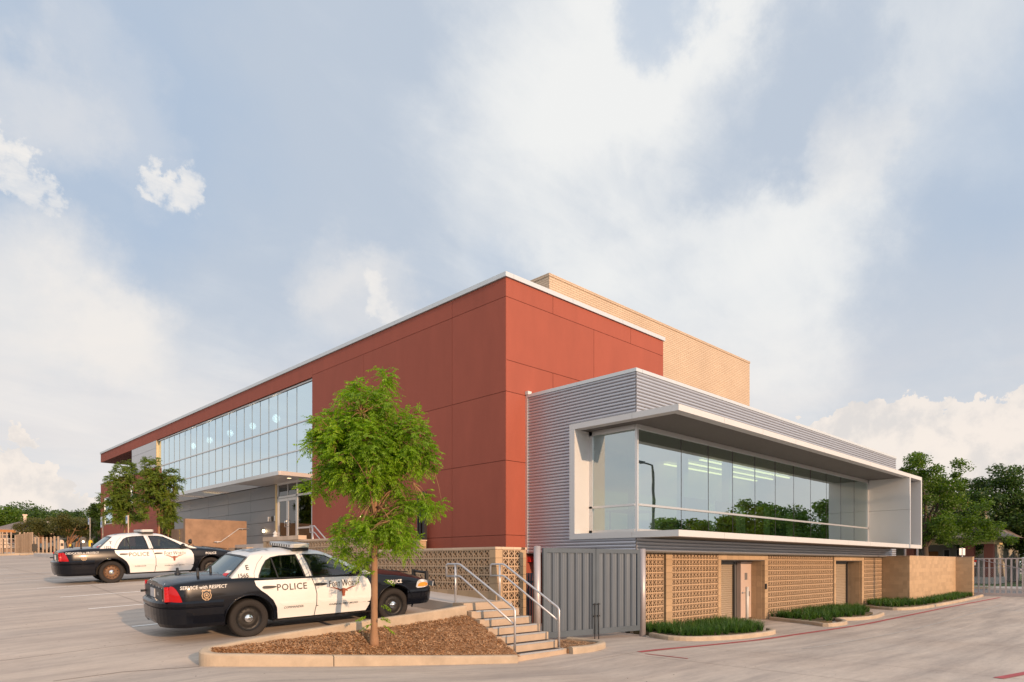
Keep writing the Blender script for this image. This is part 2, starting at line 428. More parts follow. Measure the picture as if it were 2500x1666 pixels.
mat('bark_dark', (.085, .06, .042), .95, var=.25, vscale=5, bump=.6, bscale=30)
mat('black_paint', (.003, .004, .008), .25, coat=.40, spec=.18)
mat('white_paint', (.76, .745, .72), .3, coat=.7)
mat('black_plastic', (.016, .016, .017), .45)
mat('tyre', (.022, .018, .016), .85, bump=.3, bscale=80)
mat('rim_black', (.018, .016, .015), .45, metal=.3)
mat('rim_brown', (.13, .065, .03), .5, metal=.3, var=.2, vscale=20)
mat('chrome', (.85, .84, .82), .12, metal=1.0)
mat('seat_cloth', (.035, .04, .045), .9)
mat('lamp_red', (.42, .002, .004), .12, coat=.5, spec=.3)
mat('lamp_amber', (.85, .28, .02), .15, coat=1.0)
mat('lamp_clear', (.75, .75, .74), .08, coat=1.0, metal=.4)
mat('decal_black', (.035, .025, .02), .5)
mat('decal_white', (.78, .76, .72), .5)
mat('decal_brown', (.26, .055, .015), .5)
mat('decal_tan', (.46, .30, .17), .45)
mat('decal_gray', (.22, .26, .32), .5)
mat('plate', (.55, .56, .58), .35, metal=.3, var=.3, vscale=30)
mat('flag_red', (.65, .03, .04), .5)
mat('interior_wall', (.62, .58, .50), .8)
mat('interior_dark', (.14, .13, .10), .8)
mat('ceiling', (.55, .55, .52), .8)
mat('strip_light', (.9, .85, .6), .5, emit=(1, .66, .34), es=3.2)
mat('globe_light', (.95, .92, .85), .5, emit=(1, .90, .74), es=3.2)
mat('wall_lamp', (1, .9, .7), .5, emit=(1, .78, .45), es=6.0)
mat('warm_lamp', (1, .9, .7), .5, emit=(1, .72, .40), es=3.0)
mat('sign_white', (.62, .64, .68), .4)
mat('sign_blue', (.06, .16, .42), .4)
mat('red_bell', (.5, .02, .015), .4)
mat('soil', (.26, .15, .08), .95, var=.3, vscale=14, bump=.8, bscale=60)
mat('grass_soil', (.10, .075, .035), .95, var=.3, vscale=9)
mat('lawn', (.09, .13, .035), .95, var=.25, vscale=2)
mat('asphalt', (.17, .17, .175), .9, var=.10, vscale=1)
mat('leaf_litter', (.07, .04, .025), .9)
mat('dark_shed', (.02, .018, .016), .9)
foliage_mat('leaf_young', (.11, .20, .012), (.26, .42, .024), (.38, .47, .035), 1.6, .5)
foliage_mat('leaf_bronze', (.075, .12, .014), (.17, .24, .024), (.26, .20, .03), 1.4, .35)
foliage_mat('leaf_oak', (.022, .052, .008), (.065, .12, .018), None, .7, .25)
foliage_mat('leaf_mid', (.045, .095, .010), (.12, .20, .020), None, .9, .35)
foliage_mat('leaf_myrtle', (.055, .070, .016), (.13, .13, .034), (.18, .12, .045), .8, .3)
foliage_mat('grass_blade', (.02, .060, .010), (.07, .165, .018), (.19, .20, .07), 2.0, .25)
foliage_mat('mulch_chip', (.30, .15, .065), (.60, .36, .19), (.74, .54, .34), 6.0, .0)
glass_mat('car_glass', (.40, .50, .47), .03)
glass_mat('rear_glass', (.32, .40, .42), .16, rcol=(.85, .96, 1.0))
glass_mat('glass_curtain', (.42, .56, .62), .78, rcol=(.84, 1.0, 1.08))
glass_mat('glass_window', (.50, .66, .56), .44, rcol=(.90, 1.0, 1.03))
glass_mat('glass_door', (.36, .48, .40), .05)

def concrete_ground():
    m = bpy.data.materials.new('concrete_ground'); m.use_nodes = True; nt = m.node_tree; N = nt.nodes; L = nt.links
    b = N['Principled BSDF']; b.inputs['Roughness'].default_value = .8
    tc = N.new('ShaderNodeTexCoord')
    def noise(scale, detail, sc, rough=.6, dist=0):
        mp = N.new('ShaderNodeMapping'); L.new(tc.outputs['Object'], mp.inputs[0]); mp.inputs['Scale'].default_value = sc
        mp.inputs['Rotation'].default_value = (0, 0, R_(3))
        n = N.new('ShaderNodeTexNoise'); L.new(mp.outputs[0], n.inputs['Vector']); n.inputs['Scale'].default_value = scale
        n.inputs['Detail'].default_value = detail; n.inputs['Roughness'].default_value = rough; n.inputs['Distortion'].default_value = dist
        return n.outputs[0]
    def ramp(x, a, b2, c1, c2):
        r = N.new('ShaderNodeValToRGB'); L.new(x, r.inputs[0]); r.color_ramp.elements[0].position = a; r.color_ramp.elements[1].position = b2
        r.color_ramp.elements[0].color = (*c1, 1); r.color_ramp.elements[1].color = (*c2, 1); return r.outputs[0]
    def mul(a, b2, f=1.0):
        x = N.new('ShaderNodeMix'); x.data_type = 'RGBA'; x.blend_type = 'MULTIPLY'; x.inputs[0].default_value = f
        L.new(a, x.inputs[6]); L.new(b2, x.inputs[7]); return x.outputs[2]
    base = ramp(noise(.22, 5, (1, 1, 1)), .35, .65, (.49, .41, .345), (.55, .48, .415))
    streak = ramp(noise(.9, 7, (.28, 1.9, 1), .65, .4), .35, .62, (.76, .75, .76), (1.06, 1.04, 1.02))
    fine = ramp(noise(9, 6, (.5, 1, 1), .7), .3, .7, (.90, .90, .90), (1.06, 1.06, 1.06))
    tracks = ramp(noise(1.6, 8, (.08, 1.6, 1), .6, .2), .30, .50, (.80, .79, .80), (1, 1, 1))
    spots = ramp(noise(14, 2, (1, 1, 1), .5), .26, .31, (.45, .42, .40), (1, 1, 1))
    c = mul(base, streak, 1.0); c = mul(c, fine); c = mul(c, tracks, .9); c = mul(c, spots, .5)
    L.new(c, b.inputs['Base Color'])
    bp = N.new('ShaderNodeBump'); bp.inputs['Strength'].default_value = .25; bp.inputs['Distance'].default_value = .01
    L.new(noise(60, 4, (1, 1, 1)), bp.inputs['Height']); L.new(bp.outputs[0], b.inputs['Normal'])
    MATS['concrete_ground'] = m
concrete_ground()

def brick_mat():
    m = bpy.data.materials.new('tower_brick'); m.use_nodes = True; nt = m.node_tree; N = nt.nodes; L = nt.links
    b = N['Principled BSDF']; b.inputs['Roughness'].default_value = .85
    tc = N.new('ShaderNodeTexCoord'); s = N.new('ShaderNodeSeparateXYZ'); L.new(tc.outputs['Object'], s.inputs[0])
    ad = N.new('ShaderNodeMath'); ad.operation = 'ADD'; L.new(s.outputs[0], ad.inputs[0]); L.new(s.outputs[1], ad.inputs[1])
    c = N.new('ShaderNodeCombineXYZ'); L.new(ad.outputs[0], c.inputs[0]); L.new(s.outputs[2], c.inputs[1])
    br = N.new('ShaderNodeTexBrick'); L.new(c.outputs[0], br.inputs['Vector'])
    br.inputs['Color1'].default_value = (.60, .47, .345, 1); br.inputs['Color2'].default_value = (.56, .435, .315, 1); br.inputs['Mortar'].default_value = (.45, .335, .235, 1)
    br.inputs['Scale'].default_value = 1; br.inputs['Brick Width'].default_value = .41; br.inputs['Row Height'].default_value = .102
    br.inputs['Mortar Size'].default_value = .014; br.inputs['Mortar Smooth'].default_value = .3; br.inputs['Bias'].default_value = -.2
    n = N.new('ShaderNodeTexNoise'); n.inputs['Scale'].default_value = .5; n.inputs['Detail'].default_value = 5; L.new(tc.outputs['Object'], n.inputs['Vector'])
    r = N.new('ShaderNodeMapRange'); L.new(n.outputs[0], r.inputs[0]); r.inputs[3].default_value = .85; r.inputs[4].default_value = 1.15
    v = N.new('ShaderNodeVectorMath'); v.operation = 'SCALE'; L.new(br.outputs[0], v.inputs[0]); L.new(r.outputs[0], v.inputs['Scale'])
    L.new(v.outputs[0], b.inputs['Base Color'])
    bp = N.new('ShaderNodeBump'); bp.invert = True; bp.inputs['Strength'].default_value = .8; bp.inputs['Distance'].default_value = .02
    L.new(br.outputs['Fac'], bp.inputs['Height']); L.new(bp.outputs[0], b.inputs['Normal'])
    MATS['tower_brick'] = m
brick_mat()
# ------------------------------------------------------------------ ground
def sm(x, a, b):
    t = max(0.0, min(1.0, (x-a)/(b-a))); return t*t*(3-2*t)
def lot(X, Y):
    xx = max(-6.0, min(X, 11.0)); base = -1.32 + .05*(xx-5.1)
    if Y < 24: return base + .058*(max(Y, -5)-11.93)
    if Y < 80: return base + .70 + .025*(Y-24)
    return base + .70 + 1.4
DX = [(-60, -2.6), (-20, -2.1), (-5, -1.78), (0, -1.62), (3.8, -1.50), (6.4, -1.74), (9.45, -1.97), (12.4, -1.92), (17, -2.04), (24, -2.10), (34, -2.05), (48, -1.93), (60, -1.97), (200, -1.9)]
def interp(T, x):
    if x <= T[0][0]: return T[0][1]
    for (a, u), (b, v) in zip(T, T[1:]):
        if x <= b: return u + (v-u)*(x-a)/(b-a)
    return T[-1][1]
def interps(T, x):
    """smooth monotone interpolation"""
    if x <= T[0][0]: return T[0][1]
    for (a, u), (b, v) in zip(T, T[1:]):
        if x <= b:
            t = (x-a)/(b-a); t = t*t*(3-2*t)*.5 + t*.5
            return u + (v-u)*t
    return T[-1][1]
def drive(X, Y): return interp(DX, X)
def G(X, Y):
    if X > 10.95: return drive(X, Y)
    y0 = 10.75; w = .35 if X > 3.9 else .35 + 3.2*sm(-X, -3.9, -1.5)
    k = sm(Y, y0-w, y0+w)
    return drive(X, Y)*(1-k) + lot(X, Y)*k

def ground_hit(px, py):
    u = (px-1250)/FPX; dx = FW[0]+RT[0]*u; dy = FW[1]+RT[1]*u; t = 3.0
    while t < 300:
        if (HY-py)*t/FPX < G(t*dx, t*dy): return (t*dx, t*dy)
        t += .02
    return (t*dx, t*dy)

def build_ground():
    xs = list(np.arange(-60, -8, 4.0)) + list(np.arange(-8, 11.0, .25)) + [10.94, 10.96] + list(np.arange(11.25, 60, 1.0)) + list(np.arange(60, 301, 12.0))
    ys = list(np.arange(-120, -4, 6.0)) + list(np.arange(-4, 9.5, .5)) + list(np.arange(9.5, 12.2, .15)) + list(np.arange(12.5, 80, 1.0)) + list(np.arange(80, 321, 12.0))
    xs = sorted(set(round(float(x), 3) for x in xs)); ys = sorted(set(round(float(y), 3) for y in ys))
    V = np.array([(x, y, G(x, y)) for y in ys for x in xs]); nx = len(xs)
    F = np.array([(j*nx+i, j*nx+i+1, (j+1)*nx+i+1, (j+1)*nx+i) for j in range(len(ys)-1) for i in range(nx-1)
                  if not (xs[i] > 11.5 and ys[j] > 16.5 and xs[i] < 58 and ys[j] < 62)])
    o = link_mesh('parking_lot', np_mesh('parking_lot', V, F, 'concrete_ground', True)); setp(o, kind='structure')
    # far terrain down to the horizon
    mb = MB(); Rr = 1200
    mb.quad((-Rr, -Rr, -2.9), (Rr, -Rr, -2.9), (Rr, Rr, -2.9), (-Rr, Rr, -2.9)); mb.build('terrain', 'lawn', kind='structure')
build_ground()

def strip(name, m, pts, width, lift=.006, kind='structure'):
    """painted or sawn line laid on the ground along pts [(x, y)...]"""
    mb = MB(); P = []
    for (a, b) in zip(pts, pts[1:]):
        n = max(1, int(math.hypot(b[0]-a[0], b[1]-a[1])/.3))
        for i in range(n): P.append((a[0]+(b[0]-a[0])*i/n, a[1]+(b[1]-a[1])*i/n))
    P.append(pts[-1]); prev = None
    for i, (x, y) in enumerate(P):
        q = P[min(i+1, len(P)-1)]; r = P[max(i-1, 0)]
        dx, dy = q[0]-r[0], q[1]-r[1]; l = math.hypot(dx, dy) or 1; nx, ny = -dy/l*width/2, dx/l*width/2
        cur = ((x+nx, y+ny, G(x+nx, y+ny)+lift), (x-nx, y-ny, G(x-nx, y-ny)+lift))
        if prev: mb.quad(prev[1], cur[1], cur[0], prev[0])
        prev = cur
    o = mb.build(name, m, kind=kind); return o

# stall stripes, red fire-lane line, slab joints
for (x0, x1, y) in ((3.88, 9.3, 14.52), (3.85, 9.4, 17.76), (3.83, 9.4, 20.58), (3.78, 9.4, 23.32), (3.85, 9.2, 27.05), (3.9, 9.2, 29.9), (3.8, 9.2, 32.8)):
    strip('stall_stripe', 'white_line', [(x0, y), (x1, y)], .10)
for (x0, x1, y) in ((-1.5, 3.4, 33.2), (-3, 5, 37.5), (-3, 6, 41.5)):
    strip('stall_stripe', 'white_line', [(x0, y), (x1, y)], .10)
red = [ground_hit(1561, 1593), ground_hit(1720, 1577), ground_hit(1900, 1556.6), ground_hit(2126, 1522), ground_hit(2300, 1486)]
red.append((46.5, 8.1)); strip('red_fire_lane_line', 'red_paint', red, .15, .008)
strip('red_fire_lane_line', 'red_paint', [ground_hit(1575, 1597), ground_hit(1680, 1609)], .05, .008)
strip('red_fire_lane_line', 'red_paint', [ground_hit(2437, 1657), ground_hit(2560, 1634)], .16, .008)
strip('faint_stripe', 'faint_line', [ground_hit(1960, 1585), ground_hit(2160, 1552), ground_hit(2330, 1512), ground_hit(2445, 1476)], .07, .007)
for pts in ([(4.95, 12.5), (5.25, 33), (5.3, 60)], [(-12, 15.78), (9.5, 15.74)], [(-12, 20.9), (9.6, 20.92)], [(-12, 26), (9.6, 26)], [(-12, 31.5), (9.6, 31.5)],
            [(-12, 12.9), (3.9, 12.6)], [(10.6, 8.6), (60, 8.55)], [(14.2, 2), (14.2, 9.3)], [(20.6, -6), (20.6, 9.0)], [(27.2, -6), (27.2, 8.6)], [(35, -6), (35, 8.5)],
            [(11.8, 10.2), (11.8, 3)], [(0.4, -2), (0.4, 32)]):
    strip('slab_joint', 'joint', pts, .011, .005)
strip('slab_joint', 'joint', [ground_hit(130, 1664), ground_hit(300, 1642), (3.62, 10.22)], .022, .006)
# oil stains / scattered grit on the lot
mb = MB()
for i in range(420):
    if i < 200: x, y = random.uniform(-3, 9), random.uniform(9, 30)
    else: x, y = random.uniform(9, 40), random.uniform(4, 8.4)
    if 3.9 < x < 9.5 and 9.3 < y < 11.2: continue
    s = random.uniform(.008, .035); a = random.random()*3; z = G(x, y)+.01
    mb.quad((x+s*math.cos(a), y+s*math.sin(a), z), (x-s*math.sin(a)*.6, y+s*math.cos(a)*.6, z+.004), (x-s*math.cos(a), y-s*math.sin(a), z))
mb.build('fallen_leaf_bits', 'leaf_litter', kind='stuff')

def curb_run(name, pts, w, ztop, zbot, m='curb', closed=False, rnd=.03, parent=None, **k):
    """kerb with a chamfered top following pts; ztop/zbot are functions of (x, y)"""
    mb = MB(); n = len(pts); rings = []
    for i, (x, y) in enumerate(pts):
        if closed: q = pts[(i+1) % n]; r = pts[i-1]
        else: q = pts[min(i+1, n-1)]; r = pts[max(i-1, 0)]
        dx, dy = q[0]-r[0], q[1]-r[1]; l = math.hypot(dx, dy); nx, ny = -dy/l*w/2, dx/l*w/2
        zt = ztop(x, y); zb = zbot(x, y)
        rings.append([(x-nx*1.15, y-ny*1.15, zb), (x-nx*1.05, y-ny*1.05, zt-rnd), (x-nx*.8, y-ny*.8, zt-rnd*.25), (x-nx*.5, y-ny*.5, zt), (x+nx*.5, y+ny*.5, zt),
                      (x+nx*.8, y+ny*.8, zt-rnd*.25), (x+nx, y+ny, zt-rnd), (x+nx, y+ny, zb)])
    for i in range(n if closed else n-1):
        a = rings[i]; b = rings[(i+1) % n]
        for j in range(7): mb.quad(a[j], b[j], b[j+1], a[j+1], smooth=True)
    if not closed:
        mb.quad(*rings[0]); mb.quad(*rings[-1][::-1])
    return mb.build(name, m, parent, **k)

def smooth_path(pts, n=6):
    """Catmull-Rom"""
    P = [pts[0]] + list(pts) + [pts[-1]]; out = []
    for i in range(1, len(P)-2):
        p0, p1, p2, p3 = [Vector((*q, 0)) if len(q) == 2 else Vector(q) for q in P[i-1:i+3]]
        for k in range(n):
            t = k/n
            q = .5*((2*p1) + (p2-p0)*t + (2*p0-5*p1+4*p2-p3)*t*t + (3*p1-p0-3*p2+p3)*t**3)
            out.append((q.x, q.y))
    out.append(tuple(pts[-1][:2])); return out

# ---- tree island: kerbs, mulch
ISL_BACK = [(9.42, 11.12), (8.2, 11.0), (6.7, 10.92), (5.4, 10.84), (4.6, 10.72), (4.1, 10.55)]
ISL_FRONT = [(3.72, 10.30), (3.80, 10.16), (4.1, 10.05), (5.2, 9.90), (6.5, 9.80), (8.0, 9.62), (9.36, 9.50)]
back = smooth_path(ISL_BACK, 4); nose = smooth_path([(4.1, 10.55), (3.86, 10.46), (3.74, 10.34), (3.74, 10.22), (3.86, 10.12), (4.15, 10.04)], 4); front = smooth_path(ISL_FRONT[2:], 4)
def back_top(x, y): return interp([(3.7, -1.25), (4.1, -1.235), (4.86, -1.19), (6.7, -1.07), (8.2, -.98), (9.45, -.90)], x)
def front_top(x, y): return interp([(3.7, -1.31), (4.1, -1.34), (5.2, -1.45), (6.5, -1.57), (8.0, -1.70), (9.4, -1.81)], x)
isl = empty('island_kerb', (6.5, 10.2, -1.9), 'pale concrete kerb around the mulched tree island beside the steps', 'kerb')
curb_run('rear_kerb', back, .15, back_top, lambda x, y: back_top(x, y)-.75, parent=isl)
curb_run('nose_kerb', nose, .16, lambda x, y: (back_top(x, y) + (front_top(x, y)-back_top(x, y))*sm(-y, -10.5, -10.08)), lambda x, y: -2.1, parent=isl)
jx = 5.55
fa = [p for p in front if p[0] < jx] + [(jx-.012, interp([(5.2, 9.90), (6.5, 9.80)], jx-.012))]; fb = [(jx+.012, interp([(5.2, 9.90), (6.5, 9.80)], jx+.012))] + [p for p in front if p[0] > jx]
curb_run('front_kerb', fa, .16, front_top, lambda x, y: -2.3, parent=isl)
curb_run('front_kerb', fb, .16, front_top, lambda x, y: -2.3, parent=isl)
def mulch_z(x, y):
    yb = interp([(9.42, 11.1), (9.42, 11.1)], x) if x > 9.4 else interp([(3.7, 10.35), (4.1, 10.5), (4.6, 10.66), (5.4, 10.78), (6.7, 10.86), (8.2, 10.94), (9.42, 11.05)], x)
    yf = interp([(3.7, 10.3), (4.1, 10.1), (5.2, 9.97), (6.5, 9.87), (8, 9.7), (9.4, 9.57)], x)
    t = max(0, min(1, (y-yf)/max(.05, yb-yf)))
    zb = back_top(x, y) - interp([(3.7, .05), (5, .10), (7, .17), (9.4, .20)], x); zf = front_top(x, y)-.03
    return zf + (zb-zf)*t + .035*math.sin(t*math.pi) + .012*math.sin(x*9+y*5)*math.cos(x*4-y*11)
def build_mulch():
    xs = np.arange(3.72, 9.56, .06); rows = 22; V = []; F = []
    for i, x in enumerate(xs):
        yb = interp([(3.72, 10.36), (4.1, 10.56), (4.6, 10.70), (5.4, 10.82), (6.7, 10.90), (8.2, 10.98), (9.42, 11.10)], x)
        yf = interp([(3.72, 10.26), (4.1, 10.06), (5.2, 9.93), (6.5, 9.82), (8, 9.66), (9.4, 9.53)], x)
        for j in range(rows):
            y = yf + (yb-yf)*j/(rows-1); V.append((x, y, mulch_z(x, y)-.01))
    for i in range(len(xs)-1):
        for j in range(rows-1):
            a = i*rows+j; F.append((a, a+rows, a+rows+1, a+1))
    o = link_mesh('mulch_bed', np_mesh('mulch_bed', np.array(V), np.array(F), 'soil', True)); setp(o, kind='structure')
    # chips
    n = 15000; V = []; F = []
    for i in range(n):
        x = random.uniform(3.85, 9.5); yb = interp([(3.72, 10.36), (4.1, 10.50), (4.6, 10.64), (5.4, 10.76), (6.7, 10.84), (8.2, 10.92), (9.42, 11.05)], x)
        yf = interp([(3.72, 10.26), (4.1, 10.12), (5.2, 9.99), (6.5, 9.89), (8, 9.72), (9.4, 9.59)], x); y = random.uniform(yf, yb); z = mulch_z(x, y)+random.uniform(0, .018)
        l = random.uniform(.012, .042); w = random.uniform(.004, .010); a = random.uniform(0, 6.28); t = random.uniform(-.5, .5)
        d = Vector((math.cos(a)*math.cos(t), math.sin(a)*math.cos(t), math.sin(t)))*l; s = Vector((-math.sin(a), math.cos(a), random.uniform(-.6, .6)))*w
        c = Vector((x, y, z)); b = len(V); V += [c-d-s, c+d-s*.6, c+d+s*.6, c-d+s]; F.append((b, b+1, b+2, b+3))
    o = link_mesh('mulch_chips', np_mesh('mulch_chips', np.array([tuple(v) for v in V]), np.array(F), 'mulch_chip')); setp(o, kind='stuff')
build_mulch()

# small mulch patch with kerb right of the steps
pk = empty('planter_kerb', (11.9, 9.9, -1.95), 'short curved concrete kerb at the foot of the steps by the gate', 'kerb')
pts = smooth_path([(11.02, 9.50), (11.6, 9.42), (12.25, 9.62), (12.5, 10.1), (12.45, 10.8)], 5)
curb_run('kerb', pts, .17, lambda x, y: -1.79, lambda x, y: -2.15, parent=pk)
MB().prism([(11.0, 9.55), (11.6, 9.50), (12.15, 9.68), (12.38, 10.1), (12.3, 10.75), (11.0, 10.75)], -2.1, -1.84).build('soil', 'soil', pk)
V = []; F = []
for i in range(700):
    a = random.uniform(0, 6.28); c = Vector((random.uniform(11.05, 12.2), random.uniform(9.7, 10.7), -1.835+random.uniform(0, .02))); l = random.uniform(.012, .04)
    d = Vector((math.cos(a), math.sin(a), random.uniform(-.4, .4)))*l; s = Vector((-math.sin(a), math.cos(a), .2))*.007; b = len(V); V += [c-d-s, c+d-s, c+d+s, c-d+s]; F.append((b, b+1, b+2, b+3))
o = link_mesh('mulch_chips', np_mesh('mulch_chips', np.array([tuple(v) for v in V]), np.array(F), 'mulch_chip'), pk); o['kind'] = 'stuff'

# ---- walk in front of the block wall and its kerb towards the lot
mb = MB(); ys = [11.2, 12, 13, 15, 18, 21, 24.4, 30, 36, 42, 50, 60]
wx = lambda y: 9.45 if y < 11.4 else (9.62 if y < 60 else 9.62)
for a, b in zip(ys, ys[1:]):
    za, zb = lot(11, a)+.155, lot(11, b)+.155; i0 = len(mb.v)
    x9 = 10.94 if a < 24 else 15
    mb.v += [(9.52, a, za), (x9, a, za), (x9, b, zb), (9.52, b, zb), (9.52, a, za-.8), (x9, a, za-.8), (x9, b, zb-.8), (9.52, b, zb-.8)]
    for f in ((0, 1, 2, 3), (0, 3, 7, 4), (0, 4, 5, 1), (2, 6, 7, 3)): mb.f.append(tuple(i0+q for q in f)); mb.sm.append(False); mb.mi.append(0)
mb.build('pavement', 'walk', kind='structure')
# ------------------------------------------------------------------ the police station
ST = empty('police_station', (15.01, 15.66, -2.0), 'modern police station with red panel walls, long glass wall and silver metal wing', 'building')
XA = 15.01      # red left-hand face
YB = 15.66      # red right-hand face
ZT = 9.18       # top of red panels
def face_panels(name, m, plane, a_edges, z_edges, parent, gap=.016, depth=.05, off=0.0, skip=None):
    """panels on plane ('X', x) or ('Y', y); a_edges along the wall"""
    ax, c = plane
    for a0, a1 in zip(a_edges, a_edges[1:]):
        for z0, z1 in zip(z_edges, z_edges[1:]):
            if skip and skip((a0+a1)/2, (z0+z1)/2): continue
            g = gap/2
            if ax == 'X': box(name, m, c-off, c+depth, a0+g, a1-g, z0+g, z1-g, parent)
            else: box(name, m, a0+g, a1-g, c-off, c+depth, z0+g, z1-g, parent)
def bx(name, m, x0, x1, y0, y1, z0, z1, parent=None, **k): return box(name, m, x0, x1, y0, y1, z0, z1, ST if parent is None else parent, **k)

# core masses (dark in the joints)
bx('core_wall', 'red_dark', XA+.04, 24.0, YB+.04, 28.43, -2.3, ZT-.03)
bx('core_wall', 'red_dark', 17.5, 24.0, 28.43, 56.0, -1.2, ZT-.9)
bx('core_wall', 'red_dark', 24.0, 40.0, 16.5, 56.0, -2.3, 5.3)
# red panels, left face
zr = [-1.9, .91, 3.31, 5.53, 8.57]
face_panels('red_panel', 'red_wall', ('X', XA), [YB, 18.38, 24.10, 28.43], zr, ST)
face_panels('red_panel', 'red_wall', ('X', XA), [YB, 18.38, 28.43], [8.57, ZT], ST)
face_panels('red_panel', 'red_wall', ('X', XA), [28.43, 35.5, 43, 50.5, 58, 65.04], [8.49, ZT], ST, gap=.004)
# red panels, right face (joints staggered)
e1 = [XA, 17.25, 21.76, 24.03]; e2 = [XA, 19.48, 24.03]
face_panels('red_panel', 'red_wall', ('Y', YB), e1, [8.57, ZT], ST)
face_panels('red_panel', 'red_wall', ('Y', YB), e2, [6.54, 8.57], ST)
face_panels('red_panel', 'red_wall', ('Y', YB), e1, [5.53, 6.54], ST)
face_panels('red_panel', 'red_wall', ('Y', YB), [XA, 24.03], [3.31, 5.53], ST)
face_panels('red_panel', 'red_wall', ('Y', YB), [XA, 24.03], [.91, 3.31], ST)
face_panels('red_panel', 'red_wall', ('Y', YB), [XA, 24.03], [-2.2, .91], ST)
bx('end_wall', 'red_wall', 23.98, 24.03, YB+.05, 30, -2, ZT)
# roof edge
def cap_run(x0, x1, y0, y1, z0, z1, axis, seg, name='roof_cap', m='cap_metal'):
    if axis == 'y':
        n = max(1, round((y1-y0)/seg))
        for i in range(n): bx(name, m, x0, x1, y0+(y1-y0)*i/n+.004, y0+(y1-y0)*(i+1)/n-.004, z0, z1)
    else:
        n = max(1, round((x1-x0)/seg))
        for i in range(n): bx(name, m, x0+(x1-x0)*i/n+.004, x0+(x1-x0)*(i+1)/n-.004, y0, y1, z0, z1)
cap_run(XA-.06, XA+.3, YB-.06, 65.1, ZT+.012, 9.34, 'y', 6.2)
cap_run(XA+.3, 24.10, YB-.06, YB+.3, ZT+.012, 9.34, 'x', 3.0)
bx('roof_deck', 'pale_panel', XA+.3, 24.0, YB+.3, 65.0, 9.05, 9.25)
# roof overhang over the far terrace
bx('roof_fascia', 'red_wall', XA, 24, 65.0, 65.05, 8.49, ZT)
bx('roof_soffit', 'red_dark', XA+.05, 24, 56.2, 65.0, 8.50, 8.60)
bx('core_wall', 'red_dark', 15.25, 24, 50.5, 56.15, 6.7, 8.49)
# metal panels left of the glass wall
face_panels('metal_panel', 'pale_panel', ('X', XA), [50.52, 56.2], [6.71, 7.34, 7.95, 8.48], ST, depth=.2)
bx('glass_wall_jamb', 'cream_and_sunlit', XA, 15.16, 50.46, 50.515, 4.0, 8.48)  # warm tint paints the low sun onto this return face
bx('end_wall', 'red_dark', XA+.05, 24, 56.15, 56.2, 6.7, 8.5)
# lower red block at the far end with its windows
wins = [(61.3, 63.9, 3.2, 5.4), (55.9, 56.6, 3.4, 5.9)]
def inwin(y, z): return any(a < y < b and c < z < d for a, b, c, d in wins)
face_panels('red_panel', 'red_wall', ('X', XA), [50.35, 53.2, 55.9, 56.6, 61.3, 63.9, 65.04], [-.3, 3.2, 3.4, 5.4, 5.9, 6.62], ST, gap=.006, skip=inwin)
bx('parapet_cap', 'cap_metal', XA-.04, XA+.25, 50.4, 65.08, 6.62, 6.70)
bx('core_wall', 'red_dark', XA+.3, 24, 50.35, 65.0, -.5, 6.5)
for (a, b, c, d) in wins:
    w = bx('window', 'alu', XA-.01, XA+.06, a, b, c, c+.07)
    bx('frame_head', 'alu', XA-.01, XA+.06, a, b, d-.07, d, w); bx('frame_jamb', 'cream_and_sunlit', XA-.01, XA+.06, a, a+.06, c+.07, d-.07, w); bx('frame_jamb', 'alu', XA-.01, XA+.06, b-.06, b, c+.07, d-.07, w)
    bx('pane', 'glass_curtain', XA+.03, XA+.04, a+.06, b-.06, c+.07, d-.07, w)
    if b-a > 1: bx('transom', 'alu', XA, XA+.06, a+.06, b-.06, (c+d)/2-.1, (c+d)/2-.06, w)

# ---- long glass wall
XG = 15.16
CW = bx('glass_wall_head', 'alu', XG-.06, XG+.05, 28.43, 50.46, 8.40, 8.475)
yy = [28.43] + [30.20+1.007*k for k in range(20)] + [50.46]
zz = [4.02, 5.35, 6.66, 8.40]
for z in zz[:3]: bx('transom', 'alu', XG-.045, XG+.03, 28.43, 50.46, z-.03, z+.03, CW)
for y in yy[1:-1]: bx('mullion', 'mullion_gray', XG-.012, XG+.03, y-.011, y+.011, 4.05, 8.40, CW)
bx('edge_mullion', 'alu', XG-.045, XG+.03, 28.43, 28.49, 4.05, 8.40, CW)
for a, b in zip(yy, yy[1:]):
    for c, d in zip(zz, zz[1:]): bx('pane', 'glass_curtain', XG, XG+.012, a+.012, b-.012, c+.03, d-.03, CW)
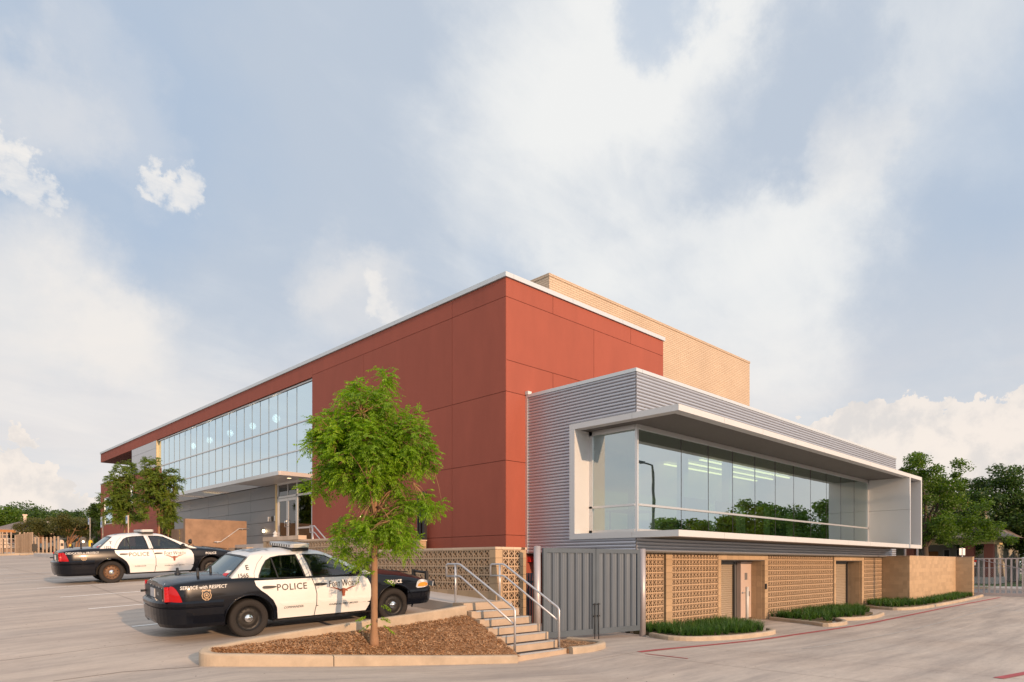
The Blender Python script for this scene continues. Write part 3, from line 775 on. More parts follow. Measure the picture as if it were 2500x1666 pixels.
# room behind it
bx('inner_floor', 'interior_dark', XG+.2, 21, 28.5, 50.4, 3.85, 4.0)
bx('inner_wall', 'interior_wall', 20.9, 21, 28.5, 50.4, 4.0, 8.45)
bx('inner_ceiling', 'ceiling', XG+.2, 21, 28.5, 50.4, 8.42, 8.48)
bx('inner_end_wall', 'interior_wall', XG+.2, 21, 28.44, 28.5, 4.0, 8.4); bx('inner_end_wall', 'interior_wall', XG+.2, 21, 50.4, 50.45, 4.0, 8.4)
for (px, py, s) in ((472, 1089, .20), (512, 1075, .20), (562, 1058, .20), (617, 1041, .20), (674, 1022, .22)):
    p = at(px, py, X=16.5)
    t = empty('pendant_lamp', p, 'glowing pendant globe behind the glass wall, %s' % {472: 'farthest from the canopy corner', 512: 'second from the far end of the row', 562: 'third from the far end of the row', 617: 'next to nearest of the row', 674: 'largest and nearest of the row'}[px], 'pendant lamp', 'pendant globes behind the glass wall')
    mb = MB()
    for k in range(7):
        z = -s+2*s*(k+.5)/7; r = math.sqrt(max(.002, s*s-z*z)); mb.lathe([(r*.5, z-.022), (r, z-.010), (r, z+.010), (r*.5, z+.022)], tuple(p+Vector((0, 0, z*0))), n=18)
    mb.build('shade', 'globe_light', t)
    MB().tube([p+Vector((0, 0, s)), (p.x, p.y, 8.42)], .008, 5).build('cord', 'dark_frame', t)

# ---- ground floor under the glass wall: grey panels, entrance
XE = 15.05
face_panels('grey_panel', 'gray_panel', ('X', XE), [32.19, 35.15, 38.1, 41.05, 44.0, 46.98], [-.4, .21, .82, 1.43, 2.06, 2.67, 3.28, 3.90], ST, depth=.12)
bx('core_wall', 'dark_frame', XE+.12, 17.4, 32.3, 46.9, -1, 3.9)
bx('end_wall', 'gray_panel', XE+.02, 17.4, 46.9, 46.98, -1, 3.9)
bx('entry_jamb', 'cream_and_sunlit', XE-.05, XE+.10, 32.00, 32.18, .9, 3.88)  # orange sunlight on the door frame, put into the jamb colour
D = bx('entrance_frame', 'alu', XE-.03, XE+.06, 28.45, 32.0, 3.17, 3.27)      # head over the doors
bx('frame_head', 'alu', XE-.03, XE+.06, 28.45, 32.0, 3.82, 3.90, D)
for y in (28.47, 29.93, 31.93): bx('frame_post', 'alu', XE-.03, XE+.06, y-.045, y+.045, .95, 3.82, D)
bx('frame_post', 'alu', XE-.02, XE+.05, 30.88, 30.92, 3.27, 3.82, D)
bx('sidelight_rail', 'alu', XE-.02, XE+.05, 28.5, 29.9, 1.62, 1.70, D)
for a, b in ((28.5, 29.9), (29.98, 30.88), (30.92, 31.9)): bx('pane', 'glass_door', XE+.01, XE+.02, a, b, 3.28, 3.81, D)
bx('pane', 'glass_door', XE+.01, XE+.02, 28.51, 29.9, 1.70, 3.16, D); bx('pane', 'glass_door', XE+.01, XE+.02, 28.51, 29.9, .95, 1.62, D)
for (a, b, hy) in ((29.99, 30.90, 30.80), (30.92, 31.88, 31.02)):
    d = bx('entrance_door', 'alu', XE-.02, XE+.03, a, a+.09, .97, 3.15)
    bx('stile', 'alu', XE-.02, XE+.03, b-.09, b, .97, 3.15, d); bx('top_rail', 'alu', XE-.02, XE+.03, a+.09, b-.09, 3.02, 3.15, d); bx('bottom_rail', 'alu', XE-.02, XE+.03, a+.09, b-.09, .97, 1.2, d)
    bx('pane', 'glass_door', XE, XE+.01, a+.09, b-.09, 1.2, 3.02, d)
    MB().tube([(XE-.02, hy, 1.75), (XE-.10, hy, 1.76), (XE-.10, hy, 2.06), (XE-.02, hy, 2.07)], .015, 6).build('handle', 'chrome', d)
bx('lobby_wall', 'interior_dark', 18.5, 18.6, 28.5, 32.2, .9, 3.9); bx('lobby_floor', 'interior_dark', XE, 18.6, 28.5, 32.2, .85, .95)
bx('lobby_end_wall', 'interior_dark', XE+.14, 18.6, 32.18, 32.28, .9, 3.9); bx('lobby_counter', 'wood_warm', 17.3, 17.9, 29.2, 31.2, .95, 2.0); bx('lobby_ceiling', 'ceiling', XE+.05, 18.6, 28.45, 32.2, 3.91, 3.98)
bx('recess_wall', 'glass_curtain', 16.4, 16.42, 47.0, 50.3, .3, 3.8); bx('recess_back', 'interior_wall', 17.2, 17.3, 47, 50.35, 0, 3.9)
for y in (48.0, 49.2): bx('recess_post', 'alu', 16.36, 16.42, y-.03, y+.03, .3, 3.8)

# ---- entrance canopy
CX0 = 13.40
CN = bx('canopy', 'alu', CX0, 15.0, 28.40, 33.4, 3.90, 4.03)
bx('front_fascia', 'alu', CX0-.02, CX0+.06, 28.38, 48.6, 3.885, 4.06, CN); bx('side_fascia', 'alu', CX0+.06, 15.0, 28.36, 28.40, 3.885, 4.06, CN)
bx('end_fascia', 'alu', CX0+.06, 15.0, 48.56, 48.6, 3.885, 4.06, CN)
for k in range(11): bx('louvre', 'alu', CX0+.14+k*.135, CX0+.17+k*.135, 33.4, 48.5, 3.90, 4.0, CN)
for y in (33.4, 38.1, 41.6, 45.1): bx('cross_beam', 'gray_panel', CX0+.06, 15.0, y, y+.08, 3.90, 4.03, CN)
for y0 in (38.2, 45.2): bx('light_panel', 'warm_lamp', CX0+.5, 14.7, y0+.05, y0+.9, 4.005, 4.02, CN)
dl = at(706, 1168, Z=3.9)
MB().lathe([(.001, 3.897), (.09, 3.897), (.10, 3.902)], (dl.x, dl.y, 0), n=16).build('downlight', 'warm_lamp', CN)
# fittings on the grey wall
for (px, py, w, h) in ((655, 1268, .10, .22), (664, 1267, .12, .24), (671.5, 1266, .10, .26)):
    p = at(px, py, X=XE-.03); bx('card_reader', 'black_plastic' if px == 664 else 'alu', XE-.05, XE-.003, p.y-w/2, p.y+w/2, p.z-h/2, p.z+h/2)
p = at(645, 1297, X=XE-.05)
wl = MB().lathe([(.001, -.05), (.06, -.05), (.085, .0), (.07, .04), (.001, .06)], (XE-.08, p.y, p.z), axis='x', n=16).build('bulkhead_lamp', 'wall_lamp', label='small round lit lamp on the grey panel wall by the entrance', cat='wall lamp')
p = at(672, 1308, X=13.2)
hy = MB().lathe([(.001, .27), (.03, .25), (.04, .20), (.10, .17), (.10, .12), (.08, .11), (.08, .06), (.10, .05), (.10, -.35), (.001, -.35)], (p.x, p.y, p.z-.05), n=14).build('white_urn', 'white_plastic', label='white domed canister behind the block wall before the entrance', cat='canister')

# downspouts beside the left face
for (px, w) in ((1024.3, .07), (1031, .09), (1041, .12)):
    p = at(px, X=14.92); bx('downspout', 'black_metal', 14.90-w, 14.90, p.y-w/2, p.y+w/2, -.9, 2.6)

# ---- brick tower
bx('brick_tower', 'tower_brick', 22.0, 40.8, 20.2, 34, 3.0, 12.68)
bx('tower_coping', 'tower_brick', 21.97, 40.83, 20.17, 34.03, 12.684, 12.80)
MB().tube([(21.9, 20.95, 9.2), (21.9, 20.95, 11.85)], .025, 6).lathe([(.001, .12), (.07, .06), (.07, -.03), (.001, -.05)], (21.9, 20.95, 11.9), n=10).build('roof_antenna', 'white_plastic', ST)

# ---- metal-clad wing
WX = 15.95; WY = 11.30; WXE = 39.05; Z0 = .33; Z1 = 5.45
def corr(plane, a0, a1, z0, z1, name='corrugated_cladding'):
    mb = MB(); ax, c = plane; n = int(round((z1-z0)/.1)); prof = []
    for k in range(n):
        b = z0 + (z1-z0)*k/n; h = (z1-z0)/n
        prof += [(-.030, b), (-.030, b+.014*h/.1), (.012, b+.018*h/.1), (.028, b+.045*h/.1), (.030, b+.075*h/.1), (.018, b+.097*h/.1)]
    prof.append((-.030, z1)); P0 = []; P1 = []
    for o, z in prof:
        if ax == 'X': P0.append((c-o, a0, z)); P1.append((c-o, a1, z))
        else: P0.append((a0, c-o, z)); P1.append((a1, c-o, z))
    for i in range(len(prof)-1):
        q = (P0[i], P1[i], P1[i+1], P0[i+1]) if ax == 'Y' else (P1[i], P0[i], P0[i+1], P1[i+1])
        mb.quad(*q, smooth=(i % 6) in (2, 3, 4))
    return mb.build(name, 'corrugated', ST)
FZ0, FZ1, FZ2, FZ3 = .73, .905, 4.12, 4.29           # frame slabs
corr(('X', WX), WY-.01, YB, Z0, FZ0); corr(('X', WX), WY-.01, YB, FZ3, Z1); corr(('X', WX), 13.75, YB, FZ0, FZ3)
corr(('Y', WY), WX-.01, WXE, Z0, FZ0); corr(('Y', WY), WX-.01, WXE, FZ3, Z1); corr(('Y', WY), 38.27, WXE, FZ0, FZ3)
bx('wing_core', 'dark_frame', WX+.04, WXE-.03, WY+.04, 16.4, FZ3+.05, Z1-.02)
bx('wing_core', 'dark_frame', WX+.04, WXE-.03, WY+.04, 16.4, Z0+.02, FZ0+.1)
bx('wing_core', 'dark_frame', WX+.04, WX+.6, 13.75, YB, FZ0, FZ3); bx('end_wall', 'corrugated', WXE-.02, WXE, WY, 16.4, Z0, Z1)
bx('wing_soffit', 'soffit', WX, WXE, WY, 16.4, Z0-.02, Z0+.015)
bx('corner_trim', 'alu', WX-.05, WX+.02, YB-.09, YB-.003, Z0, Z1)
cap_run(WX-.05, WX+.25, WY-.05, YB-.01, Z1, 5.55, 'y', 2.2, 'wing_cap'); cap_run(WX+.25, WXE+.05, WY-.05, WY+.25, Z1, 5.55, 'x', 4.6, 'wing_cap')
bx('cap_end_flashing', 'white_plastic', WX-.07, WX+.1, YB-.14, YB-.01, 5.55, 5.66)

# ---- projecting window surround
FX0, FX1, FY = 15.90, 38.27, 9.88
YW, XW = 11.76, 16.65
def slab(name, m, z0, z1):
    n = 9; s = None
    for i in range(n):                                # front edge pieces, thin joints between
        a = FX0+(FX1-FX0)*i/n; b = FX0+(FX1-FX0)*(i+1)/n
        bx('fascia_panel', m, a+(.005 if i else 0), b-.005, FY, FY+.30, z0, z1)
    for a, b in ((FY+.30, 11.4), (11.41, 13.75)): bx('fascia_panel', m, FX0, FX0+.30, a, b, z0, z1)
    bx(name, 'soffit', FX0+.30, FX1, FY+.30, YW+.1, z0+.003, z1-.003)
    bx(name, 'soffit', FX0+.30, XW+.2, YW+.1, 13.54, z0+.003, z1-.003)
slab('lower_slab', 'white_panel', FZ0, FZ1); slab('upper_slab', 'white_panel', FZ2, FZ3)
bx('surround_leg', 'white_panel', FX0, XW+.1, 13.54, 13.75, FZ1+.002, FZ2-.002)
bx('surround_end', 'white_panel', 38.12, FX1, FY, WY+.0, FZ1+.002, FZ2-.002)
for (a, b) in ((FZ1+.002, 2.57), (2.58, FZ2-.002)): bx('return_panel', 'white_panel', 36.27, 36.42, FY, YW+.1, a, b)
# corner window
WW = bx('long_window_frame', 'alu', XW-.03, XW+.05, YW-.03, YW+.05, FZ1, FZ2)      # corner post
ym = [XW+.05, 19.08, 20.78, 22.47, 24.18, 25.89, 27.59, 29.29, 31.02, 32.73, 34.43, 36.17]
for (z0, z1, n_) in ((FZ1, 1.02, 'sill'), (1.71, 1.775, 'transom'), (3.99, FZ2, 'head')):
    bx(n_, 'alu', XW+.05, 36.27, YW-.05, YW+.03, z0, z1, WW); bx(n_, 'alu', XW-.05, XW+.03, YW+.05, 13.54, z0, z1, WW)
bx('jamb', 'alu', XW-.05, XW+.05, 13.42, 13.54, FZ1, FZ2, WW); bx('jamb', 'alu', 36.17, 36.27, YW-.05, YW+.05, FZ1, FZ2, WW)
for x in ym[1:-1]: bx('mullion', 'dark_frame', x-.012, x+.012, YW-.004, YW+.03, 1.02, 3.99, WW)
for a, b in zip(ym, ym[1:]):
    for c, d in ((1.02, 1.71), (1.775, 3.99)): bx('pane', 'glass_window', a+.012, b-.012, YW, YW+.012, c, d, WW)
for c, d in ((1.02, 1.71), (1.775, 3.99)): bx('pane', 'glass_window', XW, XW+.012, YW+.05, 13.42, c, d, WW)
# the room behind
bx('inner_floor', 'interior_dark', XW+.1, 36.4, YW+.1, 15.6, FZ1-.1, FZ1); bx('inner_floor', 'interior_dark', 24.1, 36.4, 15.6, 17.9, FZ1-.1, FZ1)
bx('inner_ceiling', 'ceiling', XW+.1, 36.4, YW+.05, 15.6, 4.10, 4.14)
bx('inner_wall', 'interior_wall', XW+.1, 36.4, 15.55, 15.6, FZ1, 4.1); bx('inner_end_wall', 'interior_wall', 36.35, 36.4, YW+.1, 15.6, FZ1, 4.1)
for y in (13.6, 14.4, 15.2): bx('strip_lamp', 'strip_light', 23.5, 31.5, y, y+.10, 3.98, 4.03)
for x in (18.6, 21.6, 24.9): bx('inner_column', 'interior_wall', x, x+.3, 13.2, 13.5, FZ1, 4.1)
for x in (21.2, 23.4, 25.8, 28.0, 30.6): bx('desk_partition', 'wood_warm' if int(x) % 2 else 'interior_dark', x, x+1.5, 12.9, 12.96, FZ1, 2.35)
# desk and chair seen through the corner panes
ds = empty('conference_table', (17.6, 13.0, FZ1), 'dark conference table behind the corner window panes', 'table')
box('tabletop', 'interior_dark', 17.0, 18.4, 12.3, 13.2, 1.62, 1.66, ds)
for x in (17.1, 18.3):
    for y in (12.4, 13.1): MB().tube([(x, y, FZ1), (x, y, 1.62)], .025, 6).build('leg', 'black_metal', ds)

# ---- security fence on the tower side, seen under the wing end
for x in (40.4, 42.6): bx('fence_post', 'post_steel', x, x+.08, 11.2, 11.28, .2, 1.2)
# ------------------------------------------------------------------ pierced block walls
def breeze_mesh():
    """one pierced concrete unit .2 x .19 deep x .203: outer rim, diamond ring, corner holes"""
    mb = MB(); s = .0995; h = .1005; t = .020; dp = .095
    def P(x, z, y): return (x, y, z)
    k = .78
    O = [(-s, -h), (s, -h), (s, h), (-s, h)]; I = [(-s+t, -h+t), (s-t, -h+t), (s-t, h-t), (-s+t, h-t)]
    D1 = [(0, -h+t), (s-t, 0), (0, h-t), (-s+t, 0)]; D2 = [(0, -(h-t)*.74), ((s-t)*.70, 0), (0, (h-t)*.74), (-(s-t)*.70, 0)]
    # corner triangles (holes) : slightly inside
    for y, rev in ((0.0, False),):
        for i in range(4):                                   # rim
            j = (i+1) % 4; mb.quad(P(*O[i], y), P(*O[j], y), P(*I[j], y), P(*I[i], y))
        for i in range(4):                                   # diamond ring
            j = (i+1) % 4; mb.quad(P(*D1[i], y), P(*D1[j], y), P(*D2[j], y), P(*D2[i], y))
        # small webs where the diamond meets the rim
        for (cx, cz, ux, uz) in ((0, -h+t, 1, 0), (0, h-t, 1, 0)):
            w = .022; sg = -1 if cz > 0 else 1
            a = P(cx-w, cz, y); b = P(cx+w, cz, y); c = P(cx, cz+sg*.001, y)
    def inner(poly, hole):
        n = len(poly)
        for i in range(n):
            a = poly[i]; b = poly[(i+1) % n]; mb.quad(P(*a, 0), P(*b, 0), P(*b, dp), P(*a, dp))
    inner(D2, True)
    for i in range(4):                                       # four corner triangular holes
        c = I[i]; a = D1[i]; b = D1[(i+3) % 4]; tri = [c, a, b]
        inner([c, a], True); mb.quad(P(*a, 0), P(*b, 0), P(*b, dp), P(*a, dp))
        mb.quad(P(*c, 0), P(*b, 0), P(*b, dp), P(*c, dp))
    for i in range(4):
        a = O[i]; b = O[(i+1) % 4]; mb.quad(P(*a, 0), P(*b, 0), P(*b, dp), P(*a, dp))
    return mb
BREEZE = breeze_mesh().mesh('breeze_block', 'breeze')
def solid_mesh(w, h, d, m, name, e=.003):
    return MB().box(-w/2+e, w/2-e, 0, d, -h/2+e, h/2-e).mesh(name, m)
SOLIDS = {}
def solid(w, m='cmu', h=.203, d=.095):
    k = (round(w, 3), m, round(h, 3), d)
    if k not in SOLIDS: SOLIDS[k] = solid_mesh(w, h, d, m, 'block_shape')
    return SOLIDS[k]
RZ = [.33-.203*(k+.5) for k in range(13)]               # course centres
def put(me, name, parent, x, y, z, facing):             # facing 'Y': looks towards -Y; 'X': looks towards -X
    return link_mesh(name, me, parent, (x, y, z), rot=(0, 0, R_(-90)) if facing == 'X' else None)
def joined(me_src, places, name, parent, m):
    V0 = np.array([v.co[:] for v in me_src.vertices]); F0 = np.array([p.vertices[:] for p in me_src.polygons]); V = []; F = []
    for i, (x, y, z) in enumerate(places): V.append(V0+np.array((x, y, z))); F.append(F0+i*len(V0))
    o = link_mesh(name, np_mesh(name, np.concatenate(V), np.concatenate(F), m), parent); o['kind'] = 'stuff'; return o

# wall beside the steps (left face X = 10.9, end face Y = 11.73)
BX, BY = 10.90, 11.73
BW = empty('breeze_block_wall', (BX, BY, -1.0), 'pierced tan block wall beside the walk, turning the corner at the steps', 'wall')
box('wall_core', 'void_dark', BX+.10, BX+.19, BY+.1, 17.1, -1.6, .325, BW)  # dark backing sheets stand in for shade seen through the pierced blocks
box('wall_core', 'void_dark', BX+.19, 11.92, BY+.10, BY+.19, -2.3, .325, BW)
for k in range(5):
    for i in range(26): put(BREEZE, 'breeze_block', BW, BX, 12.03+.2*i, RZ[k], 'X')
for k in range(12):
    put(solid(.2), 'corner_block', BW, BX, 11.83, RZ[k], 'X')
    put(solid(.22), 'corner_block', BW, 11.015, BY, RZ[k], 'Y') if True else None
    put(solid(.2), 'corner_block', BW, 11.84, BY, RZ[k], 'Y')
    for i in range(3):
        if k < 8: put(BREEZE, 'breeze_block', BW, 11.235+.2*i, BY, RZ[k], 'Y')
        else: put(solid(.2), 'solid_block', BW, 11.235+.2*i, BY, RZ[k], 'Y')
for i in range(13):
    for k in (5, 6, 7): put(solid(.4), 'solid_block', BW, BX, 12.13+.4*i, RZ[k], 'X')
for i in range(14): put(solid(.4, 'cap_block', .062, .20), 'cap_block', BW, BX-.003, 11.93+.4*i-.0, .363, 'X')
for i in range(2): put(solid(.4, 'cap_block', .062, .20), 'cap_block', BW, 11.30+.4*i, BY-.003, .363, 'Y')
put(solid(.2, 'cap_block', .062, .20), 'cap_block', BW, 11.80+.06, BY-.003, .363, 'Y'); put(solid(.18, 'cap_block', .062, .20), 'cap_block', BW, 11.01, BY-.003, .363, 'Y')
# higher run farther along
BW2 = empty('breeze_block_wall', (BX, 19.4, -.5), 'taller middle run of pierced block wall behind the nearer police car', 'wall')
box('wall_core', 'void_dark', BX+.10, BX+.19, 17.25, 21.5, -1.4, .74, BW2)
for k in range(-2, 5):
    for i in range(21): put(BREEZE, 'breeze_block', BW2, BX, 17.33+.2*i, .33-.203*(k+.5), 'X')
for i in range(11): put(solid(.4, 'cap_block', .062, .20), 'cap_block', BW2, BX-.003, 17.43+.4*i, .77, 'X')
for i in range(11):
    for k in (5, 6): put(solid(.4), 'solid_block', BW2, BX, 17.43+.4*i, RZ[k], 'X')
# highest, farthest run with its end pier
BW3 = empty('breeze_block_wall', (BX, 23, -.3), 'farthest and highest run of pierced block wall above the nearer car roof', 'wall')
box('wall_core', 'void_dark', BX+.10, BX+.19, 22.0, 24.4, -1.2, .90, BW3)
for k in range(5):
    for i in range(11): put(BREEZE, 'breeze_block', BW3, BX, 21.98+.2*i, .80-.203*(k+.5), 'X')
    for y in (21.75, 24.23): put(solid(.26), 'pier_block', BW3, BX, y, .80-.203*(k+.5), 'X')
    put(solid(.3), 'pier_block', BW3, BX+.15, 21.62, .80-.203*(k+.5), 'Y')
for i in range(7): put(solid(.4, 'cap_block', .15, .20), 'cap_block', BW3, BX-.003, 21.80+.4*i, .885, 'X')
put(solid(.3, 'cap_block', .15, .20), 'cap_block', BW3, BX+.15, 21.60, .885, 'Y')
# ramp cross wall and landing
rw = empty('ramp_wall', (12.4, 21.7, 0), 'low sunlit block wall crossing behind the pierced wall', 'wall')
for i in range(6): put(solid(.4, d=.19), 'block', rw, 11.4+.4*i, 21.66, .74, 'Y'); put(solid(.4, d=.19), 'block', rw, 11.4+.4*i, 21.66, .537, 'Y')
rp = empty('ramp_pier', (14.75, 19.7, 0), 'pale block pier top beside the black downspouts', 'pier')
for k in range(12): put(solid(.30, d=.4), 'block', rp, 14.66, 19.6, .70-.203*k, 'Y')
box('cap_block', 'cap_block', 14.50, 14.82, 19.57, 20.02, .80, .84, rp)
LD = empty('entrance_landing', (13.5, 33, .4), 'raised concrete landing and steps before the entrance doors', 'landing')
box('slab', 'walk', 13.95, 15.0, 24.5, 46.9, -.6, .93, LD)
for k in range(5): box('step', 'step_concrete', 12.3+.33*k, 13.95, 32.3, 34.45, .0, .27+.155*k-.6+.18*1, LD) if False else box('step', 'step_concrete', 12.3+.33*k, 12.63+.33*k, 32.3, 34.45, -.3, .155+.155*k, LD)
for y0, y1 in ((25.2, 28.2),):
    hr = empty('handrail', (12.6, y1, .93), 'grey pipe handrail rising before the entrance sidelight', 'handrail')
    p = [at(757, 1284.5, X=14.0), at(768, 1284.5, X=14.0), at(795, 1316, X=14.0)]; q = [at(757, 1300, X=14.0), at(768, 1300, X=14.0), at(781, 1316, X=14.0)]
    MB().tube([q[0], p[0], p[1], p[2], p[2]+(p[2]-p[1])*.8], .028, 7).tube([q[0], q[1], q[2], q[2]+(q[2]-q[1])*1.1], .026, 7).build('rail', 'rail_metal', hr)
    MB().tube([at(764, 1284.5, X=14.0), (at(764, 1284.5, X=14.0).x, at(764, 1284.5, X=14.0).y, .3)], .026, 7).build('post', 'rail_metal', hr)
# cast concrete wall with rail and numerals
CW2 = empty('concrete_wall', (13, 34.5, 0), 'brown cast concrete wall carrying a bent handrail, before the grey panels', 'wall')
box('cast_wall', 'brown_concrete', 11.55, 14.56, 34.5, 34.75, -.8, 2.165, CW2, bevel=.012)
box('side_wall', 'brown_concrete', 11.57, 11.75, 34.75, 36.55, -.8, 1.70, CW2)
mb = MB(); P_ = [at(523, 1323.5, Y=34.38), at(538.5, 1323.5, Y=34.38), at(583.5, 1291.2, Y=34.38), at(607.5, 1291.2, Y=34.38)]
mb.tube(P_, .024, 8)
for px, py in ((531, 1323.5), (592, 1291.2)): p = at(px, py, Y=34.38); mb.tube([p, p+Vector((0, .03, -.07)), p+Vector((0, .13, -.09))], .014, 6)
mb.build('handrail', 'rail_metal', CW2)
for k, ch in enumerate('2761'):
    V_, F_ = text_mesh(ch, .30, bold=.01)
    mb = MB(); mb.v = [(11.545, 35.35-x, 1.10-.0*y-.34*k+.33+y-.0) for x, y, _ in V_]; mb.f = F_; mb.sm = [False]*len(F_); mb.mi = [0]*len(F_)
    mb.build('numeral', 'yellow', CW2)

# ---- lower storey under the wing: pierced block screens and openings
YL = 11.50
SC = empty('pierced_screen_wall', (24, YL, -2), 'long tan pierced block screen wall under the silver metal wing', 'wall')
box('wall_core', 'void_dark', 16.0, 21.1, YL+.10, YL+.2, -2.3, .32, SC); box('wall_core', 'void_dark', 24.45, 31.3, YL+.10, YL+.2, -2.3, .32, SC); box('wall_core', 'void_dark', 34.75, 37.6, YL+.10, YL+.2, -2.3, .32, SC)  # same dark backing, painted shade behind the screen openings
for k in range(12):
    for x in [16.17+.2*i for i in range(8)] + [18.24+.2*i for i in range(14)]: put(BREEZE, 'breeze_block', SC, x, YL, RZ[k], 'Y')
    put(solid(.34, d=.11), 'pilaster_block', SC, 17.955, YL-.012, RZ[k], 'Y')
    put(solid(.20, d=.11), 'jamb_block', SC, 21.05, YL-.012, RZ[k], 'Y')
    put(solid(.26, d=.11), 'jamb_block', SC, 24.54, YL-.012, RZ[k], 'Y')
    put(solid(.19, d=.11), 'jamb_block', SC, 31.285, YL-.012, RZ[k], 'Y')
    put(solid(.28, d=.11), 'jamb_block', SC, 34.81, YL-.012, RZ[k], 'Y')
pl = [(24.79+.2*i, YL, RZ[k]) for k in range(12) for i in range(32)] + [(35.06+.2*i, YL, RZ[k]) for k in range(12) for i in range(13)]
joined(BREEZE, pl, 'breeze_blocks', SC, 'breeze')
# lintels over the openings, reveals, doors, shutters
for (x0, x1) in ((21.15, 24.42), (31.38, 34.68)):
    n = 8; w = (x1-x0)/n
    for i in range(n): box('lintel_block', 'cmu', x0+w*i+.003, x0+w*(i+1)-.003, YL-.012, YL+.6, .125, .327, SC)
    for k in range(1, 12):
        for j in range(3): box('reveal_block', 'cmu', x1-.02, x1+.09, YL+.10+.2*j+.003, YL+.30+.2*j-.003, RZ[k]-.1, RZ[k]+.1, SC)
    box('back_wall', 'gray_panel', x0-.3, x1+.3, 12.16, 12.26, -2.3, .3, SC); box('side_wall', 'cmu', x0-.1, x0, YL+.1, 12.2, -2.3, .3, SC)
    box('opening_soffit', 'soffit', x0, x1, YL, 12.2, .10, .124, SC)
def shutter(x0, x1, y, z0, z1, label):
    s = empty('roller_shutter', ((x0+x1)/2, y, z0), label, 'shutter'); n = int((z1-z0)/.075)
    for i in range(n):
        z = z0+(z1-z0)*i/n; h = (z1-z0)/n
        MB().quad((x0, y, z+.006), (x1, y, z+.006), (x1, y-.022, z+h*.5), (x0, y-.022, z+h*.5)).quad((x0, y-.022, z+h*.5), (x1, y-.022, z+h*.5), (x1, y, z+h-.004), (x0, y, z+h-.004)).quad((x0, y+.004, z-.01), (x1, y+.004, z-.01), (x1, y+.004, z+h), (x0, y+.004, z+h)).build('slat', 'shutter', s)
    box('guide_rail', 'dark_frame', x1+.0, x1+.10, y-.08, y+.02, z0, z1+.08, s); box('shutter_box', 'soffit', x0, x1, y-.06, y+.1, z1, z1+.17, s)
xs_ = at(1787, Y=12.1).x
shutter(21.15, xs_, 12.10, -2.05, -.04, 'tan roller shutter in the recess beside the beige door')
shutter(31.38, at(2064, Y=12.1).x, 12.10, -2.08, -.02, 'tan roller shutter in the farther recess under the wing')
xd0, xd1 = at(1808, Y=12.0).x, at(1838, Y=12.0).x
dd = empty('steel_door', (xd0, 12.05, -2.05), 'beige steel door with a small notice plate in the nearer recess', 'door')
box('door_leaf', 'door_paint', xd0+.05, xd1-.02, 12.02, 12.07, -2.04, .0, dd, bevel=.006); box('frame_head', 'door_paint', xd0, xd1+.04, 11.98, 12.14, .004, .06, dd)
box('frame_jamb', 'door_paint', xd0-.02, xd0+.045, 11.98, 12.14, -2.05, .0, dd); box('frame_jamb', 'door_paint', xd1-.015, xd1+.04, 11.98, 12.14, -2.05, .0, dd)
box('notice_plate', 'gray_panel', xd0+.36, xd0+.55, 12.008, 12.02, -.62, -.36, dd)
for z in (-.3, -1.0, -1.8): box('hinge', 'alu', xd1-.035, xd1-.01, 12.005, 12.02, z, z+.11, dd)
MB().tube([(xd0+.13, 12.02, -1.10), (xd0+.13, 11.95, -1.10), (xd0+.25, 11.95, -1.10)], .014, 6).lathe([(.001, 11.965), (.035, 11.97), (.035, 12.02)], (xd0+.13, 0, -1.10), axis='y', n=12).build('handle', 'chrome', dd)
p = at(1870, 1432, Y=YL-.03); box('keypad', 'black_plastic', p.x-.05, p.x+.05, YL-.05, YL-.013, p.z-.10, p.z+.10, label='small black keypad on the jamb beside the beige door', cat='keypad')
p = at(1824, 1510, Z=-2.0)
bo = empty('bollard', (p.x, p.y, -2.05), 'slim white bollard standing before the beige door', 'bollard')
MB().tube([(p.x, p.y, -2.06), (p.x, p.y, -.86)], .055, 14).build('post', 'white_plastic', bo); box('reader', 'black_plastic', p.x+.05, p.x+.11, p.y-.04, p.y+.04, -1.20, -1.02, bo)

# ---- solid block walls at the far end of the wing
def cmu_face(par, facing, c, a0, a1, z1, n, phase):
    full = .4
    for k in range(n):
        a = a0 - (full/2 if (k+phase) % 2 else 0)
        while a < a1-.01:
            b = min(a+full, a1); s = max(a, a0)
            if b-s > .05:
                z = z1-.203*(k+1)
                if facing == 'Y': box('block', 'cmu', s+.004, b-.004, c, c+.1, z+.004, z+.199, par)
                else: box('block', 'cmu', c, c+.1, s+.004, b-.004, z+.004, z+.199, par)
            a += full
CB = empty('block_wall', (42, 10.25, -2), 'solid tan concrete block wall between the wing and the sliding gate', 'wall')
box('wall_core', 'mortar', 37.605, 46.5, 10.256, 10.5, -2.3, .345, CB); box('wall_core', 'mortar', 37.606, 37.8, 10.4, 11.7, -2.3, .345, CB); box('wall_core', 'mortar', 46.506, 46.7, 9.48, 10.5, -2.3, .345, CB)
cmu_face(CB, 'Y', 10.25, 37.6, 46.5, .35, 12, 0); cmu_face(CB, 'X', 37.6, 10.35, 11.5, .35, 12, 1); cmu_face(CB, 'X', 46.5, 9.45, 10.25, .35, 12, 0); cmu_face(CB, 'Y', 9.42, 46.5, 46.9, .35, 12, 0)
for (x0, x1, y0, y1) in ((37.58, 46.52, 10.23, 10.52), (46.48, 46.92, 9.40, 10.23), (37.58, 37.85, 10.52, 11.5)): box('coping', 'cap_block', x0, x1, y0, y1, .352, .375, CB)

